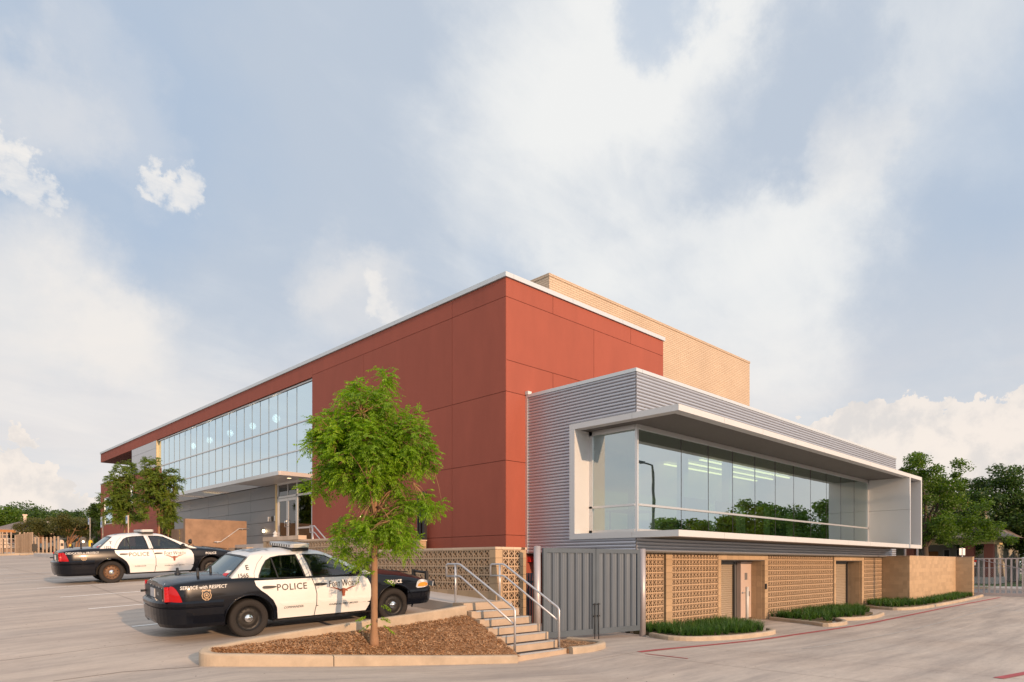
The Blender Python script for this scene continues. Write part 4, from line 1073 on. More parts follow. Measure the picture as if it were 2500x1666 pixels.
# ---- corrugated double gate
GZ0, GZ1 = -1.82, .37
def gate_leaf(p0, p1, label, flip):
    p0 = Vector(p0); p1 = Vector(p1); d = (p1-p0).normalized(); L_ = (p1-p0).length; nrm = Vector((d.y, -d.x, 0))
    e = empty('gate_leaf', (p0.x, p0.y, GZ0), label, 'gate')
    def bar(a0, a1, z0, z1, t, off, name, m):
        c = p0 + d*((a0+a1)/2) + nrm*off; c.z = (z0+z1)/2
        return MB().obox(c, d*((a1-a0)/2), nrm*t, (0, 0, (z1-z0)/2)).build(name, m, e)
    w = .11
    bar(0, L_, GZ1-w, GZ1, .03, 0, 'top_rail', 'gate_steel'); bar(0, L_, GZ0, GZ0+w+.03, .03, 0, 'bottom_rail', 'gate_steel')
    bar(0, w, GZ0+w+.03, GZ1-w, .03, 0, 'stile', 'gate_steel'); bar(L_-w, L_, GZ0+w+.03, GZ1-w, .03, 0, 'stile', 'gate_steel')
    mb = MB(); a = w; prof = []
    while a < L_-w:
        prof += [(a, 0), (a+.05, 0), (a+.062, .006), (a+.074, 0), (a+.11, 0), (a+.122, .006), (a+.134, 0), (a+.17, 0), (a+.185, .032), (a+.225, .032), (a+.24, 0)]; a += .25
    prof = [q for q in prof if q[0] <= L_-w]
    def pt(q, z): c = p0 + d*q[0] + nrm*(q[1]-.005); return (c.x, c.y, z)
    for q0, q1 in zip(prof, prof[1:]): mb.quad(pt(q0, GZ0+w), pt(q1, GZ0+w), pt(q1, GZ1-w+.01), pt(q0, GZ1-w+.01))
    mb.build('corrugated_sheet', 'gate_sheet', e)
    s = L_-.06 if flip else .06; c = p0+d*s+nrm*.06
    MB().tube([(c.x, c.y, -1.98), (c.x, c.y, -1.02)], .012, 6).build('drop_bolt', 'black_metal', e)
    MB().tube([(c.x-.05, c.y, -1.05), (c.x+.05, c.y, -1.05)], .012, 6).build('bolt_handle', 'black_metal', e)
    MB().tube([(c.x-.04, c.y, -1.35), (c.x+.04, c.y, -1.35)], .018, 6).build('bolt_keeper', 'black_metal', e)
gl0 = at(1325, Y=11.18); gr0 = at(1561, Y=10.72)
mid = gl0.lerp(gr0, 0); tm = at(1453, Y=10.95)
gate_leaf((gl0.x, gl0.y, 0), (tm.x-.01, tm.y, 0), 'left leaf of the grey corrugated double gate', True)
gate_leaf((tm.x+.01, tm.y, 0), (gr0.x, gr0.y, 0), 'right leaf of the grey corrugated double gate', False)
for (px, Yp, r, lab, top) in ((1311.5, 11.12, .083, 'thick round steel post left of the corrugated gate', .40), (1569, 10.74, .083, 'round steel post right of the corrugated gate', .385)):
    p = at(px, Y=Yp)
    MB().tube([(p.x, p.y, -2.1), (p.x, p.y, top)], r, 20).lathe([(.001, top+.02), (r*.7, top+.012), (r, top)], (p.x, p.y, 0), n=20).build('gate_post', 'post_steel', label=lab, cat='gate post', group='round gate posts')
# picket fence in the gap
fp = empty('picket_fence', (12.0, 12.1, -1.9), 'narrow dark steel picket fence in the gap beside the block wall end', 'fence')
for px in (1274, 1279, 1285, 1291, 1297, 1303):
    p = at(px, Y=12.05); box('picket', 'gate_steel', p.x-.02, p.x+.02, 12.03, 12.07, -1.95, -.25, fp)
box('rail', 'gate_steel', 11.93, 12.6, 12.04, 12.06, -.5, -.45, fp); box('rail', 'gate_steel', 11.93, 12.6, 12.04, 12.06, -1.8, -1.75, fp)
p = at(1297, 1366, Y=YB-.06); box('fire_bell', 'red_bell', p.x-.12, p.x+.12, YB-.12, YB-.004, p.z-.09, p.z+.09, label='small red alarm box on the red wall under the wing', cat='alarm')

# ---- steps with handrails
SX0, SX1 = 9.45, 11.0
SS = empty('steps', (10.2, 10.4, -1.98), 'concrete steps with dark grit treads and metal nosings', 'steps')
for k in range(1, 7):
    yf = 11.2-.265*k-.02; z = -.87-.16*k; xr = SX1 if k > 1 else 10.88
    step = box('step', 'step_concrete', SX0 if k > 1 else SX0+.0, xr, yf, 11.2-.265*(k-1)-.02+.001 if k > 1 else 11.2, z-.16 if k < 6 else -2.1, z, SS, bevel=.006)
    box('grit_tread', 'grit', SX0+.13, xr-.13, yf+.045, yf+.245, z+.001, z+.004, step)
    box('nosing', 'nosing', SX0+.13, xr-.10, yf-.006, yf+.045, z-.022, z+.008, step)
box('side_fill', 'step_concrete', SX0+.02, SX1-.02, 9.9, 11.19, -2.2, -1.86, SS); box('step', 'step_concrete', SX0, 10.88, 11.18, 11.55, -1.1, -.868, SS)
for k in range(1, 6): box('side_fill', 'step_concrete', SX0+.01, SX1-.01, 11.2-.265*k, 11.2, -2.1, -.87-.16*k-.155, SS)
def pt_rail(pxs, Yf, name, label):
    pass
def rail_set(x, label):
    e = empty('stair_handrail', (x, 10.3, -.87), label, 'handrail', 'handrails beside the steps')
    yt = 11.30; yb = 9.68; zt = .0; 
    slope = (-.96)/(-1.62)
    A = [(x, yt+.33, -.31), (x, yt+.33, -.05), (x, yt+.05, -.05)]
    return e
def rail_from_px(xp, top, low, posts, label):
    """handrail in a plane X = xp from photo measurements of its bends"""
    e = empty('stair_handrail', (xp, 10.4, -1.9), label, 'handrail', 'handrails beside the steps')
    T = [at(px, py, X=xp) for px, py in top]; Lw = [at(px, py, X=xp) for px, py in low]
    def soften(P, r=.05):
        out = [P[0]]
        for a, b, c in zip(P, P[1:], P[2:]):
            u = (a-b).normalized()*r; w = (c-b).normalized()*r; out += [b+u, b+(u+w)*.35, b+w]
        return out+[P[-1]]
    MB().tube(soften([Lw[0]] + T), .024, 10).build('upper_rail', 'rail_metal', e)
    MB().tube(soften([T[0].lerp(Lw[0], .98)] + Lw[0:1] + Lw[1:]) if False else soften(Lw), .022, 10).build('lower_rail', 'rail_metal', e)
    for (px, py0, py1) in posts:
        a = at(px, py0, X=xp); b = at(px, py1, X=xp); MB().tube([a, b], .024, 10).build('post', 'rail_metal', e)
# left rail plane X = 9.68, right rail plane X = 10.85
rail_from_px(9.68, [(1090, 1377.7), (1123, 1377.7), (1257, 1487), (1257, 1595)], [(1090, 1407), (1123, 1407), (1254, 1524)], [(1112, 1378, 1475)], 'nearer pipe handrail left of the steps')
rail_from_px(10.88, [(1198, 1377.7), (1230, 1377.7), (1365, 1486), (1365, 1581)], [(1198, 1405.7), (1230, 1405.7), (1361, 1514)], [(1220, 1378, 1469)], 'farther pipe handrail on the gate side of the steps')

# ---- planting beds along the wing
def bed(name, outline, label, hgt=.12):
    e = empty(name, (outline[0][0], outline[0][1], -2.1), label, 'kerb')
    P = smooth_path(outline, 5)
    curb_run('kerb', P, .16, lambda x, y: G(x, y)+hgt, lambda x, y: G(x, y)-.2, parent=e)
    n = len(P)//2
    return P
def inside(poly, x, y):
    c = False; n = len(poly)
    for i in range(n):
        x1, y1 = poly[i]; x2, y2 = poly[i-1]
        if (y1 > y) != (y2 > y) and x < (x2-x1)*(y-y1)/(y2-y1)+x1: c = not c
    return c
def grass(name, poly, n, label, h0=.17, h1=.33, pref=None):
    xs = [p[0] for p in poly]; ys = [p[1] for p in poly]
    MB().prism(poly, -2.4, lambda x, y: G(x, y)+.085).build('bed_soil', 'grass_soil', kind='structure')
    V = []; F = []; cnt = 0
    while cnt < n:
        cx, cy = random.uniform(min(xs), max(xs)), random.uniform(min(ys), max(ys))
        if not inside(poly, cx, cy): continue
        cz = G(cx, cy)+.08; cnt += 1; th = random.uniform(.75, 1.1)
        for b_ in range(26):
            a = random.uniform(0, 6.28); h = random.uniform(h0, h1)*th; r = random.uniform(.04, .24); w = random.uniform(.006, .011)
            sx, sy = -math.sin(a)*w, math.cos(a)*w; o = random.uniform(0, .05); bx_, by_ = cx+math.cos(a)*o, cy+math.sin(a)*o; i = len(V)
            pts = []
            for t, f in ((0, 0), (.4, .18), (.75, .55), (1, 1.0)):
                z = cz + h*(t if t < .76 else .86 if r > .13 else 1.0); q = r*f; ww = 1-t*.8
                pts.append((bx_+math.cos(a)*q-sx*ww, by_+math.sin(a)*q-sy*ww, z)); pts.append((bx_+math.cos(a)*q+sx*ww, by_+math.sin(a)*q+sy*ww, z))
            V += pts
            for k in range(3): F.append((i+2*k, i+2*k+1, i+2*k+3, i+2*k+2))
    o = link_mesh(name, np_mesh(name, np.array(V), np.array(F), 'grass_blade')); setp(o, kind='stuff'); return o
b1 = bed('bed_kerb', [(15.55, 10.5), (15.2, 9.7), (15.6, 9.15), (16.8, 8.85), (18.3, 8.72), (19.3, 8.85), (19.8, 9.2)], 'curved concrete kerb of the grass bed nearest the gate')
grass('grass_bed', [(15.9, 11.35), (15.75, 10.2), (15.6, 9.6), (16.1, 9.25), (17.4, 9.0), (18.6, 8.95), (19.2, 9.1), (20.3, 9.9), (20.7, 10.7), (20.8, 11.3)], 330, '')
b2 = bed('bed_kerb', [(24.3, 11.2), (23.9, 10.3), (23.4, 9.3), (23.0, 8.7), (24.2, 8.62), (25.0, 8.9), (25.6, 9.3), (26.3, 8.95), (27.6, 8.75), (29.4, 9.0)], 'pale kerb of the middle grass bed under the wing')
grass('grass_bed', [(24.7, 11.35), (24.2, 10.3), (23.8, 9.3), (24.4, 9.05), (25.2, 9.4), (26.2, 9.45), (27.5, 9.1), (29.6, 9.4), (31.0, 10.4), (31.1, 11.35)], 340, '')
b3 = bed('bed_kerb', [(33.5, 10.9), (32.8, 10.0), (32.8, 9.3), (34.2, 8.95), (37.5, 8.85), (42, 8.85), (47.2, 9.1)], 'long pale kerb of the farthest grass bed by the block wall')
grass('grass_bed', [(35.0, 11.35), (33.6, 10.6), (33.3, 9.6), (35.0, 9.2), (40, 9.1), (46.2, 9.2), (46.4, 10.15), (37.5, 10.15), (37.4, 11.35)], 330, '')
# ------------------------------------------------------------------ police cars
CARL = 5.39; RAX, FAX = 1.38, 4.29; WR = .340; ARZ = .285; BZ = .062
def lerp_tab(T, x): return interp(T, x)
def carW(x):
    w = .975
    if x < 1.6: w -= .075*((1.6-x)/1.6)**2
    if x > 3.9: w -= .085*((x-3.9)/1.45)**2
    if x < .42: w -= .17*((.42-x)/.34)**2.6
    if x > 4.95: w -= .26*((x-4.95)/.33)**2.2
    return w
def dyz(z):
    if z < .62: return -.22*(.62-z)**2 - (.02 if z < .40 else 0)
    return -.42*(z-.62)**2
ZS = [(.08, .905), (.3, .955), (.6, .985), (1.0, 1.0), (1.9, .975), (3.8, .935), (4.3, .885), (4.7, .82), (5.0, .755), (5.28, .66)]
ZT = [(.08, .955), (.16, 1.0), (.22, 1.015), (.4, 1.045), (.7, 1.065), (1.1, 1.07), (1.4, 1.05), (3.6, 1.03), (3.85, 1.02), (4.2, .985), (4.7, .92), (5.0, .85), (5.15, .79), (5.28, .70)]
def side_y(x, z): return carW(x)+dyz(z)
def gh_y(z): v = (z-.96)/.44; return .905-.255*v-.03*v*v if v > 0 else .905
def xr_g(y, z): v = (z-1.0)/.37; return .975+.45*v+.10*(y/.85)**2-.03*v*(1-v)
def xf_g(y, z): v = (z-.99)/.40; return 3.93-.93*v-.16*(y/.85)**2
def zb(x):
    b = .225
    if x < .96: b = .36
    if x > 4.75: b = .40
    for c in (RAX, FAX):
        d = abs(x-c)
        if d < .425: b = max(b, ARZ+math.sqrt(.425**2-d*d)*.98)
    return b

def body_mesh():
    xs = sorted(set([round(v, 3) for v in list(np.arange(.08, .5, .04)) + list(np.arange(.5, .95, .09)) + list(np.arange(.95, 1.82, .025)) + list(np.arange(1.85, 3.85, .15)) + list(np.arange(3.86, 4.73, .025)) + list(np.arange(4.75, 5.29, .05)) + [5.28]]))
    V = []; F = []; rows = []
    def section(x, s=1.0, cz=.62):
        b = zb(x); zs = interps(ZS, x); zt = interps(ZT, x); P = []
        top = zs-.03; b = min(b, top-.03)
        for j in range(12):
            z = b+(top-b)*j/11; P.append((side_y(x, z), z))
        ys = P[-1][0]
        P.append((ys-.012, zs-.008)); P.append((ys-.035, zs+.010)); P.append((ys-.07, zs+.022))
        z0 = zs+.022; y0 = ys-.07
        for j in range(1, 8):
            y = y0*(1-j/7); P.append((y, z0+(max(zt, z0+.002)-z0)*(1-(y/y0)**2.2)))
        return [(y*s, cz+(z-cz)*s) for y, z in P]
    def ring(x, s=1.0):
        P = section(x, s); full = [(x, -y, z) for y, z in P] + [(x, y, z) for y, z in P[::-1][1:]]
        return full
    rings = [ring(.08, .97)] + [ring(x) for x in xs] + [ring(5.28, .95)]
    rings[0] = [(.055, y, z) for _, y, z in rings[0]]; rings[-1] = [(5.315, y, z) for _, y, z in rings[-1]]
    n = len(rings[0])
    for r in rings: V += r
    for i in range(len(rings)-1):
        for j in range(n-1):
            a = i*n+j; F.append((a, a+1, a+n+1, a+n))
    F = [f for f in F]; faces = F
    mb = MB(); mb.v = V; mb.f = faces; mb.sm = [True]*len(faces); mb.mi = [0]*len(faces)
    mb.f.append(tuple(range(n))); mb.sm.append(False); mb.mi.append(0)
    mb.f.append(tuple(range((len(rings)-1)*n, len(rings)*n))[::-1]); mb.sm.append(False); mb.mi.append(0)
    return mb

def greenhouse_mesh():
    mb = MB(); levels = [(1.385, .0), (1.40, .03), (1.425, .09), (1.445, .17), (1.462, .28), (1.475, .42)]
    rings = []
    for z, ins in levels:
        zz = min(z, 1.38); w = gh_y(zz)-ins*.9-(0 if z < 1.38 else .012); N = 10; ring = []
        for j in range(N+1):
            y = -w+2*w*j/N; ring.append((xr_g(y, zz)+ins*1.25, y, z))
        m = 12; x0 = xr_g(w, zz)+ins*1.25; x1 = xf_g(w, zz)-ins*1.25
        for j in range(1, m): ring.append((x0+(x1-x0)*j/m, w, z))
        for j in range(N+1):
            y = w-2*w*j/N; ring.append((xf_g(y, zz)-ins*1.25, y, z))
        for j in range(1, m): ring.append((x1+(x0-x1)*j/m, -w, z))
        rings.append(ring)
    n = len(rings[0])
    for r in rings: mb.v += r
    for i in range(len(rings)-1):
        for j in range(n):
            a = i*n+j; b = i*n+(j+1) % n; mb.f.append((a, a+n, b+n, b)); mb.sm.append(True); mb.mi.append(0)
    # roof centre closed by rows from rear edge to front edge
    top = (len(rings)-1)*n; N = 10; m = 12
    rear = [top+j for j in range(N+1)]; frnt = [top+N+m-1+1+j for j in range(N+1)][::-1]
    ls = [top+N+j for j in range(0, m+1)]      # +y side from rear to front
    rs = [top] + [top+2*N+m+m-1+1-j for j in range(1, m)] + [top+2*N+m]
    grid = []
    for j in range(m+1):
        a = Vector(mb.v[rs[j]] if j < len(rs) else mb.v[frnt[0]]); b = Vector(mb.v[ls[j]])
        row = []
        for k in range(N+1):
            if k == 0: row.append(rs[j])
            elif k == N: row.append(ls[j])
            elif j == 0: row.append(rear[k])
            elif j == m: row.append(frnt[k])
            else:
                y = a.y+(b.y-a.y)*k/N; ra = Vector(mb.v[rear[k]]); fa = Vector(mb.v[frnt[k]]); t = j/m
                mb.v.append((ra.x+(fa.x-ra.x)*t, y, 1.475+.012*math.sin(math.pi*t)*(1-(2*k/N-1)**2))); row.append(len(mb.v)-1)
        grid.append(row)
    for j in range(m):
        for k in range(N): mb.f.append((grid[j][k], grid[j+1][k], grid[j+1][k+1], grid[j][k+1])); mb.sm.append(True); mb.mi.append(0)
    return mb

def panel_mb(poly, f, step=.08, rim=.012, mb=None):
    """fill an outline (a, b) with triangles, map through f(a, b, offset)"""
    n = len(poly); pts = [Vector(p) for p in poly]; xs = [p[0] for p in poly]; ys = [p[1] for p in poly]
    # subdivide the outline
    ol = []
    for i in range(n):
        a = pts[i]; b = pts[(i+1) % n]; k = max(1, int((b-a).length/step))
        for j in range(k): ol.append(a.lerp(b, j/k))
    P = list(ol); E = [(i, (i+1) % len(ol)) for i in range(len(ol))]
    x = min(xs)+step*.5
    while x < max(xs):
        y = min(ys)+step*.5
        while y < max(ys):
            if inside([tuple(q) for q in ol], x, y) and min((Vector((x, y))-q).length for q in ol) > step*.35: P.append(Vector((x, y)))
            y += step
        x += step
    r = delaunay_2d_cdt(P, E, [list(range(len(ol)))], 1, 1e-5)
    vs, fs = r[0], r[2]; mb = mb or MB(); i0 = len(mb.v)
    mb.v += [tuple(f(v.x, v.y, 0)) for v in vs]
    for t in fs: mb.f.append(tuple(i0+q for q in t)); mb.sm.append(True); mb.mi.append(mb.m)
    for i in range(len(ol)):
        a = ol[i]; b = ol[(i+1) % len(ol)]; mb.quad(f(a.x, a.y, 0), f(b.x, b.y, 0), f(b.x, b.y, -rim), f(a.x, a.y, -rim))
    return mb
def side_map(sgn, off): return lambda x, z, o: (x, sgn*(side_y(x, z)+off+o), z)
def gh_map(sgn, off): return lambda x, z, o: (x, sgn*(gh_y(z)+off+o), z)
def gh_side_any(sgn, off): return lambda x, z, o: (x, sgn*((gh_y(z) if z > .985 else side_y(x, z))+off+o), z)
def holed_mb(outer, holes, f, step=.07):
    """outline with openings cut out, mapped through f"""
    P = []; E = []
    for loop in [outer]+holes:
        s0 = len(P); L_ = []
        n = len(loop)
        for i in range(n):
            a = Vector(loop[i]); b_ = Vector(loop[(i+1) % n]); k = max(1, int((b_-a).length/step))
            for j in range(k): L_.append(a.lerp(b_, j/k))
        P += L_; E += [(s0+i, s0+(i+1) % len(L_)) for i in range(len(L_))]
    r = delaunay_2d_cdt(P, E, [], 0, 1e-5); vs, fs = r[0], r[2]; mb = MB(); mb.v = [tuple(f(v.x, v.y, 0)) for v in vs]
    for t in fs:
        c = sum((vs[q] for q in t), Vector((0, 0)))/len(t)
        if inside(outer, c.x, c.y) and not any(inside(h, c.x, c.y) for h in holes): mb.f.append(tuple(t)); mb.sm.append(True); mb.mi.append(0)
    return mb
def rnd(poly, k=4): return smooth_path(poly+[poly[0]], k)[:-1]

RDOOR = [(1.475, .955), (1.495, .87), (1.575, .78), (1.68, .70), (1.79, .59), (1.855, .45), (1.875, .30), (1.88, .235), (2.565, .235), (2.60, .45), (2.605, .65), (2.575, .80), (2.53, .945)]
FDOOR = [(2.545, .944), (2.59, .80), (2.62, .65), (2.615, .45), (2.58, .235), (3.64, .235), (3.71, .35), (3.745, .55), (3.735, .75), (3.68, .87), (3.585, .930)]
RWIN = [(1.56, .975), (1.585, 1.05), (1.67, 1.19), (1.76, 1.295), (1.86, 1.345), (2.02, 1.37), (2.33, 1.38), (2.38, 1.20), (2.425, .965)]
FWIN = [(2.575, .962), (2.53, 1.20), (2.475, 1.38), (2.75, 1.372), (2.90, 1.345), (3.10, 1.24), (3.30, 1.12), (3.51, .955)]

def wheel_parts(par, x, sgn, rim_mat):
    w = empty_local('wheel', (x, sgn*.80, WR), par)
    def lath(name, prof, m, n=40): return MB().lathe([(r, sgn*h) for r, h in prof], axis='y', n=n).build(name, m, w, local=True)
    lath('tyre', [(.225, .08), (.24, .098), (.29, .108), (.325, .102), (.340, .085), (.345, .06), (.345, -.06), (.33, -.10), (.25, -.11), (.22, -.08)], 'tyre')
    mb = MB()
    mb.lathe([(r, sgn*h) for r, h in [(.226, .082), (.222, .070), (.205, .060), (.19, .045), (.165, .048), (.14, .052), (.11, .055), (.09, .050), (.001, .05)]], axis='y', n=40)
    mb.lathe([(r, sgn*h) for r, h in [(.222, .07), (.21, -.1)]], axis='y', n=40)
    rim = mb.build('rim', rim_mat, w, local=True)
    mb = MB()
    for k in range(12):
        a = 2*math.pi*(k+.5)/12; c = (.168*math.cos(a), sgn*.0515, .168*math.sin(a)); r = .017; P = []
        for q in range(10): b = 2*math.pi*q/10; P.append((c[0]+r*math.cos(b), c[1], c[2]+r*math.sin(b)))
        mb.quad(*P)
    mb.build('vent_holes', 'dark_shed', w, local=True)
    lath('hub_cap', [(.082, .052), (.078, .072), (.06, .086), (.045, .088), (.043, .096), (.02, .098), (.001, .098)], 'chrome', 24)
    return w
def empty_local(name, loc, par):
    o = bpy.data.objects.new(name, None); COL.objects.link(o); o.parent = par; o.location = loc; o.empty_display_size = .1; return o

def flat_text(par, name, s, size, m, f, bold=.012, italic=0, spacing=1.0, center=True, xs=1.0, lift=0):
    V, F = text_mesh(s, size, bold, italic, spacing)
    if not V: return
    wdt = max(v.x for v in V); mb = MB()
    mb.v = [tuple(f((v.x-(wdt/2 if center else 0))*xs, v.y)) for v in V]; mb.f = F; mb.sm = [False]*len(F); mb.mi = [0]*len(F)
    return mb.build(name, m, par, local=True)
SERIF = {
 'P': (.66, [('v', .14), ('arc', .14, .37, .36, .335)]), }
def shield(par, x0, z0, s, f):
    out = [(0, .5), (.14, .44), (.30, .50), (.38, .38), (.32, .22), (.40, .0), (.34, -.26), (.14, -.42), (0, -.52), (-.14, -.42), (-.34, -.26), (-.40, .0), (-.32, .22), (-.38, .38), (-.30, .50), (-.14, .44)]
    mb = MB(); mb.m = 0
    def ringp(k): return [f(x0+a*s*k, z0+b*s*k) for a, b in out]
    A, B = ringp(1.0), ringp(.84); n = len(out)
    for i in range(n): mb.quad(A[i], A[(i+1) % n], B[(i+1) % n], B[i])
    C = [f(x0+.235*s*math.cos(t), z0+.235*s*math.sin(t)) for t in [2*math.pi*i/18 for i in range(18)]]; Dd = [f(x0+.175*s*math.cos(t), z0+.175*s*math.sin(t)) for t in [2*math.pi*i/18 for i in range(18)]]
    for i in range(18): mb.quad(C[i], C[(i+1) % 18], Dd[(i+1) % 18], Dd[i])
    st = []
    for i in range(10): r = .15 if i % 2 == 0 else .065; t = math.pi/2+math.pi*i/5; st.append(f(x0+r*s*math.cos(t), z0+r*s*math.sin(t)))
    mb.quad(*st)
    for (a, b) in ((-.2, .36), (.2, .36)):
        mb.quad(*[f(x0+s*(a+.07*math.cos(t)), z0+s*(b+.05*math.sin(t))) for t in [2*math.pi*i/8 for i in range(8)]])
    mb.quad(f(x0-.2*s, z0-.27*s), f(x0+.2*s, z0-.27*s), f(x0+.12*s, z0-.33*s), f(x0-.12*s, z0-.33*s))
    return mb.build('badge', 'decal_tan', par, local=True)
LH = [(-.50, .245), (-.40, .205), (-.30, .20), (-.20, .165), (-.12, .11), (-.075, .115), (0, .15), (.075, .115), (.12, .11), (.20, .165), (.30, .20), (.40, .205), (.50, .245),
      (.40, .18), (.30, .15), (.20, .09), (.125, .055), (.165, .01), (.12, .0), (.075, .03), (.06, -.04), (.045, -.12), (.05, -.18), (.025, -.215), (-.025, -.215), (-.05, -.18), (-.045, -.12), (-.06, -.04), (-.075, .03), (-.12, .0), (-.165, .01), (-.125, .055), (-.20, .09), (-.30, .15), (-.40, .18)]

def police_car(loc, heading, pitch, roll, label, T):
    car = empty('police_car', loc, label, 'police car', 'police cars in the stalls', rot=(roll, pitch, heading))
    def b(mb, name, m, par=None, **k): return mb.build(name, m, par or car, local=True, **k)
    body = b(body_mesh(), 'body', 'black_paint')
    gh = b(greenhouse_mesh(), 'cabin_roof', 'white_paint')
    rl = greenhouse_mesh(); rl.v = [(x, y*.985, z-.016) for x, y, z in rl.v]; b(rl, 'headliner', 'interior_dark')
    zl = [.93, 1.0, 1.1, 1.2, 1.3, 1.386]
    for sg in (-1, 1):
        outer = [(xr_g(gh_y(z), min(z, 1.38)), z) for z in zl] + [(xf_g(gh_y(z), min(z, 1.38)), z) for z in zl[::-1]]
        for off, m_ in ((0, 'white_paint'), (-.014, 'interior_dark')):
            b(holed_mb(outer, [RWIN, FWIN], gh_map(sg, off)), 'cabin_side' if off == 0 else 'cabin_lining', m_)
    for fn, W0, nm in ((xr_g, [(-.76, 1.02), (-.4, 1.005), (.4, 1.005), (.76, 1.02), (.59, 1.35), (.3, 1.365), (-.3, 1.365), (-.59, 1.35)], 'cabin_rear'), (xf_g, [(-.74, .99), (.74, .99), (.62, 1.36), (-.62, 1.36)], 'cabin_front')):
        out = [(-gh_y(z), z) for z in zl] + [(gh_y(z), z) for z in zl[::-1]]
        for off, m_ in ((0, 'white_paint'), (.014 if fn is xr_g else -.014, 'interior_dark')):
            b(holed_mb(out, [W0], lambda y, z, o, fn=fn, off=off: (fn(y, min(z, 1.38))+off, y, z)), nm if off == 0 else 'cabin_lining', m_)
    # what shows through the glass
    for y in (-.38, .38):
        b(MB().obox((2.62, y, .98), (.06, 0, .015), (0, .23, 0), (-.05, 0, .17)), 'seat', 'seat_cloth', bevel=.04)
        b(MB().obox((2.53, y, 1.21), (.045, 0, .01), (0, .13, 0), (-.015, 0, .075)).tube([(2.55, y-.05, 1.1), (2.54, y-.05, 1.18)], .01, 5).tube([(2.55, y+.05, 1.1), (2.54, y+.05, 1.18)], .01, 5), 'headrest', 'seat_cloth')
    b(MB().obox((1.62, 0, .99), (.07, 0, .02), (0, .66, 0), (-.06, 0, .12)), 'rear_seat', 'seat_cloth', bevel=.04)
    cg = MB().box(2.36, 2.385, -.62, .62, 1.05, 1.075).box(2.36, 2.385, -.58, .58, 1.33, 1.355)
    for k in range(9): y = -.56+.14*k; cg.box(2.365, 2.38, y-.007, y+.007, 1.075, 1.33)
    b(cg, 'prisoner_cage', 'black_metal')
    b(MB().obox((3.50, 0, .985), (.17, 0, -.01), (0, .74, 0), (0, 0, .05)), 'dashboard', 'seat_cloth', bevel=.03)
    sw = MB(); sw.tube([(3.20+.05*math.sin(t), .38+.18*math.cos(t), 1.03+.17*math.sin(t)) for t in [2*math.pi*i/16 for i in range(17)]], .014, 6); b(sw, 'steering_wheel', 'black_plastic')
    b(MB().obox((3.02, 0, 1.06), (.03, 0, .02), (0, .16, 0), (-.03, 0, .10)).tube([(3.1, 0, .9), (3.05, 0, 1.0)], .02, 6), 'laptop_mount', 'black_plastic')
    # under-body and wheel wells
    b(MB().box(.55, 5.0, -.66, .66, .22, .62).box(.5, 1.0, -.8, .8, .36, .6).box(1.8, 3.85, -.86, .86, .19, .40), 'underbody', 'dark_shed')
    for c in (RAX, FAX):
        for sg in (-1, 1):
            mb = MB(); n = 16
            for i in range(n):
                a0 = math.pi*i/n; a1 = math.pi*(i+1)/n; r = .425
                mb.quad((c+r*math.cos(a0), sg*.93, ARZ+r*math.sin(a0)), (c+r*math.cos(a1), sg*.93, ARZ+r*math.sin(a1)), (c+r*math.cos(a1), sg*.55, ARZ+r*math.sin(a1)), (c+r*math.cos(a0), sg*.55, ARZ+r*math.sin(a0)))
            b(mb, 'wheel_well', 'dark_shed')
            mb = MB(); pr = []                             # black lip along the arch
            for i in range(21):
                a = math.pi*(-.06+1.12*i/20); x = c+.437*math.cos(a); z = ARZ+.43*math.sin(a); pr.append((x, sg*(side_y(x, max(.22, z))+.004), z))
            mb.tube(pr, .016, 6); b(mb, 'arch_lip', 'black_paint')
    for x in (RAX, FAX):
        for sg in (-1, 1): wheel_parts(car, x, sg, T.get('rim', 'rim_black') if x == RAX else 'rim_black')
    for sg in (-1, 1):
        for nm, pl, wn, hx, hz in (('rear_door', RDOOR, RWIN, 1.73, .828), ('front_door', FDOOR, FWIN, 2.70, .82)):
            d = b(panel_mb(pl, side_map(sg, .006)), nm, 'white_paint')
            tx0, tx1 = (1.90, 2.58) if nm[0] == 'r' else (2.64, 3.72)
            tr = MB()
            panel_mb([(tx0, .525), (tx1, .522), (tx1+.0, .475), (tx0+.06, .475)], side_map(sg, .013), .3, .008, tr); b(tr, 'side_moulding', 'white_paint', d)
            h = MB(); P = rnd([(hx-.13, hz), (hx-.10, hz+.024), (hx+.06, hz+.020), (hx+.125, hz+.004), (hx+.06, hz-.018), (hx-.10, hz-.020)], 3)
            panel_mb(P, side_map(sg, .034), .3, .03, h); b(h, 'door_handle', 'black_plastic', d)
            fr = MB(); cen = Vector((sum(p[0] for p in wn)/len(wn), sum(p[1] for p in wn)/len(wn))); big = [tuple(cen+(Vector(p)-cen)*1.03) for p in wn]; sml = [tuple(cen+(Vector(p)-cen)*.955) for p in wn]
            fr = holed_mb(big, [sml], gh_map(sg, .013), .12); f_ = b(fr, 'window_surround', 'black_plastic', d)
            gl = MB(); panel_mb(wn, gh_map(sg, .002), .12, .004, gl)
            if sg > 0: gl.f = [q[::-1] for q in gl.f]
            b(gl, 'side_window', 'car_glass', d)
            if nm[0] == 'r': q = MB(); panel_mb([(1.90, .972), (1.925, .972), (1.875, 1.345), (1.85, 1.335)], gh_map(sg, .014), .1, .004, q); b(q, 'window_divider', 'black_plastic', d)
        # bright beltline strip, rocker
        m_ = MB(); prs = [(x, sg*(side_y(x, .955)+.010 if x < 1.4 else .912), .968) for x in np.linspace(1.47, 3.58, 16)]; m_.tube(prs, .008, 5); b(m_, 'belt_trim', 'black_plastic')
        # door seam lines on the cabin side
        m_ = MB(); m_.tube([(2.525, sg*(gh_y(z)+.003), z) if False else (2.52-.22*(z-.98), sg*(gh_y(z)+.002), z) for z in (.98, 1.1, 1.2, 1.3, 1.385)], .005, 4)
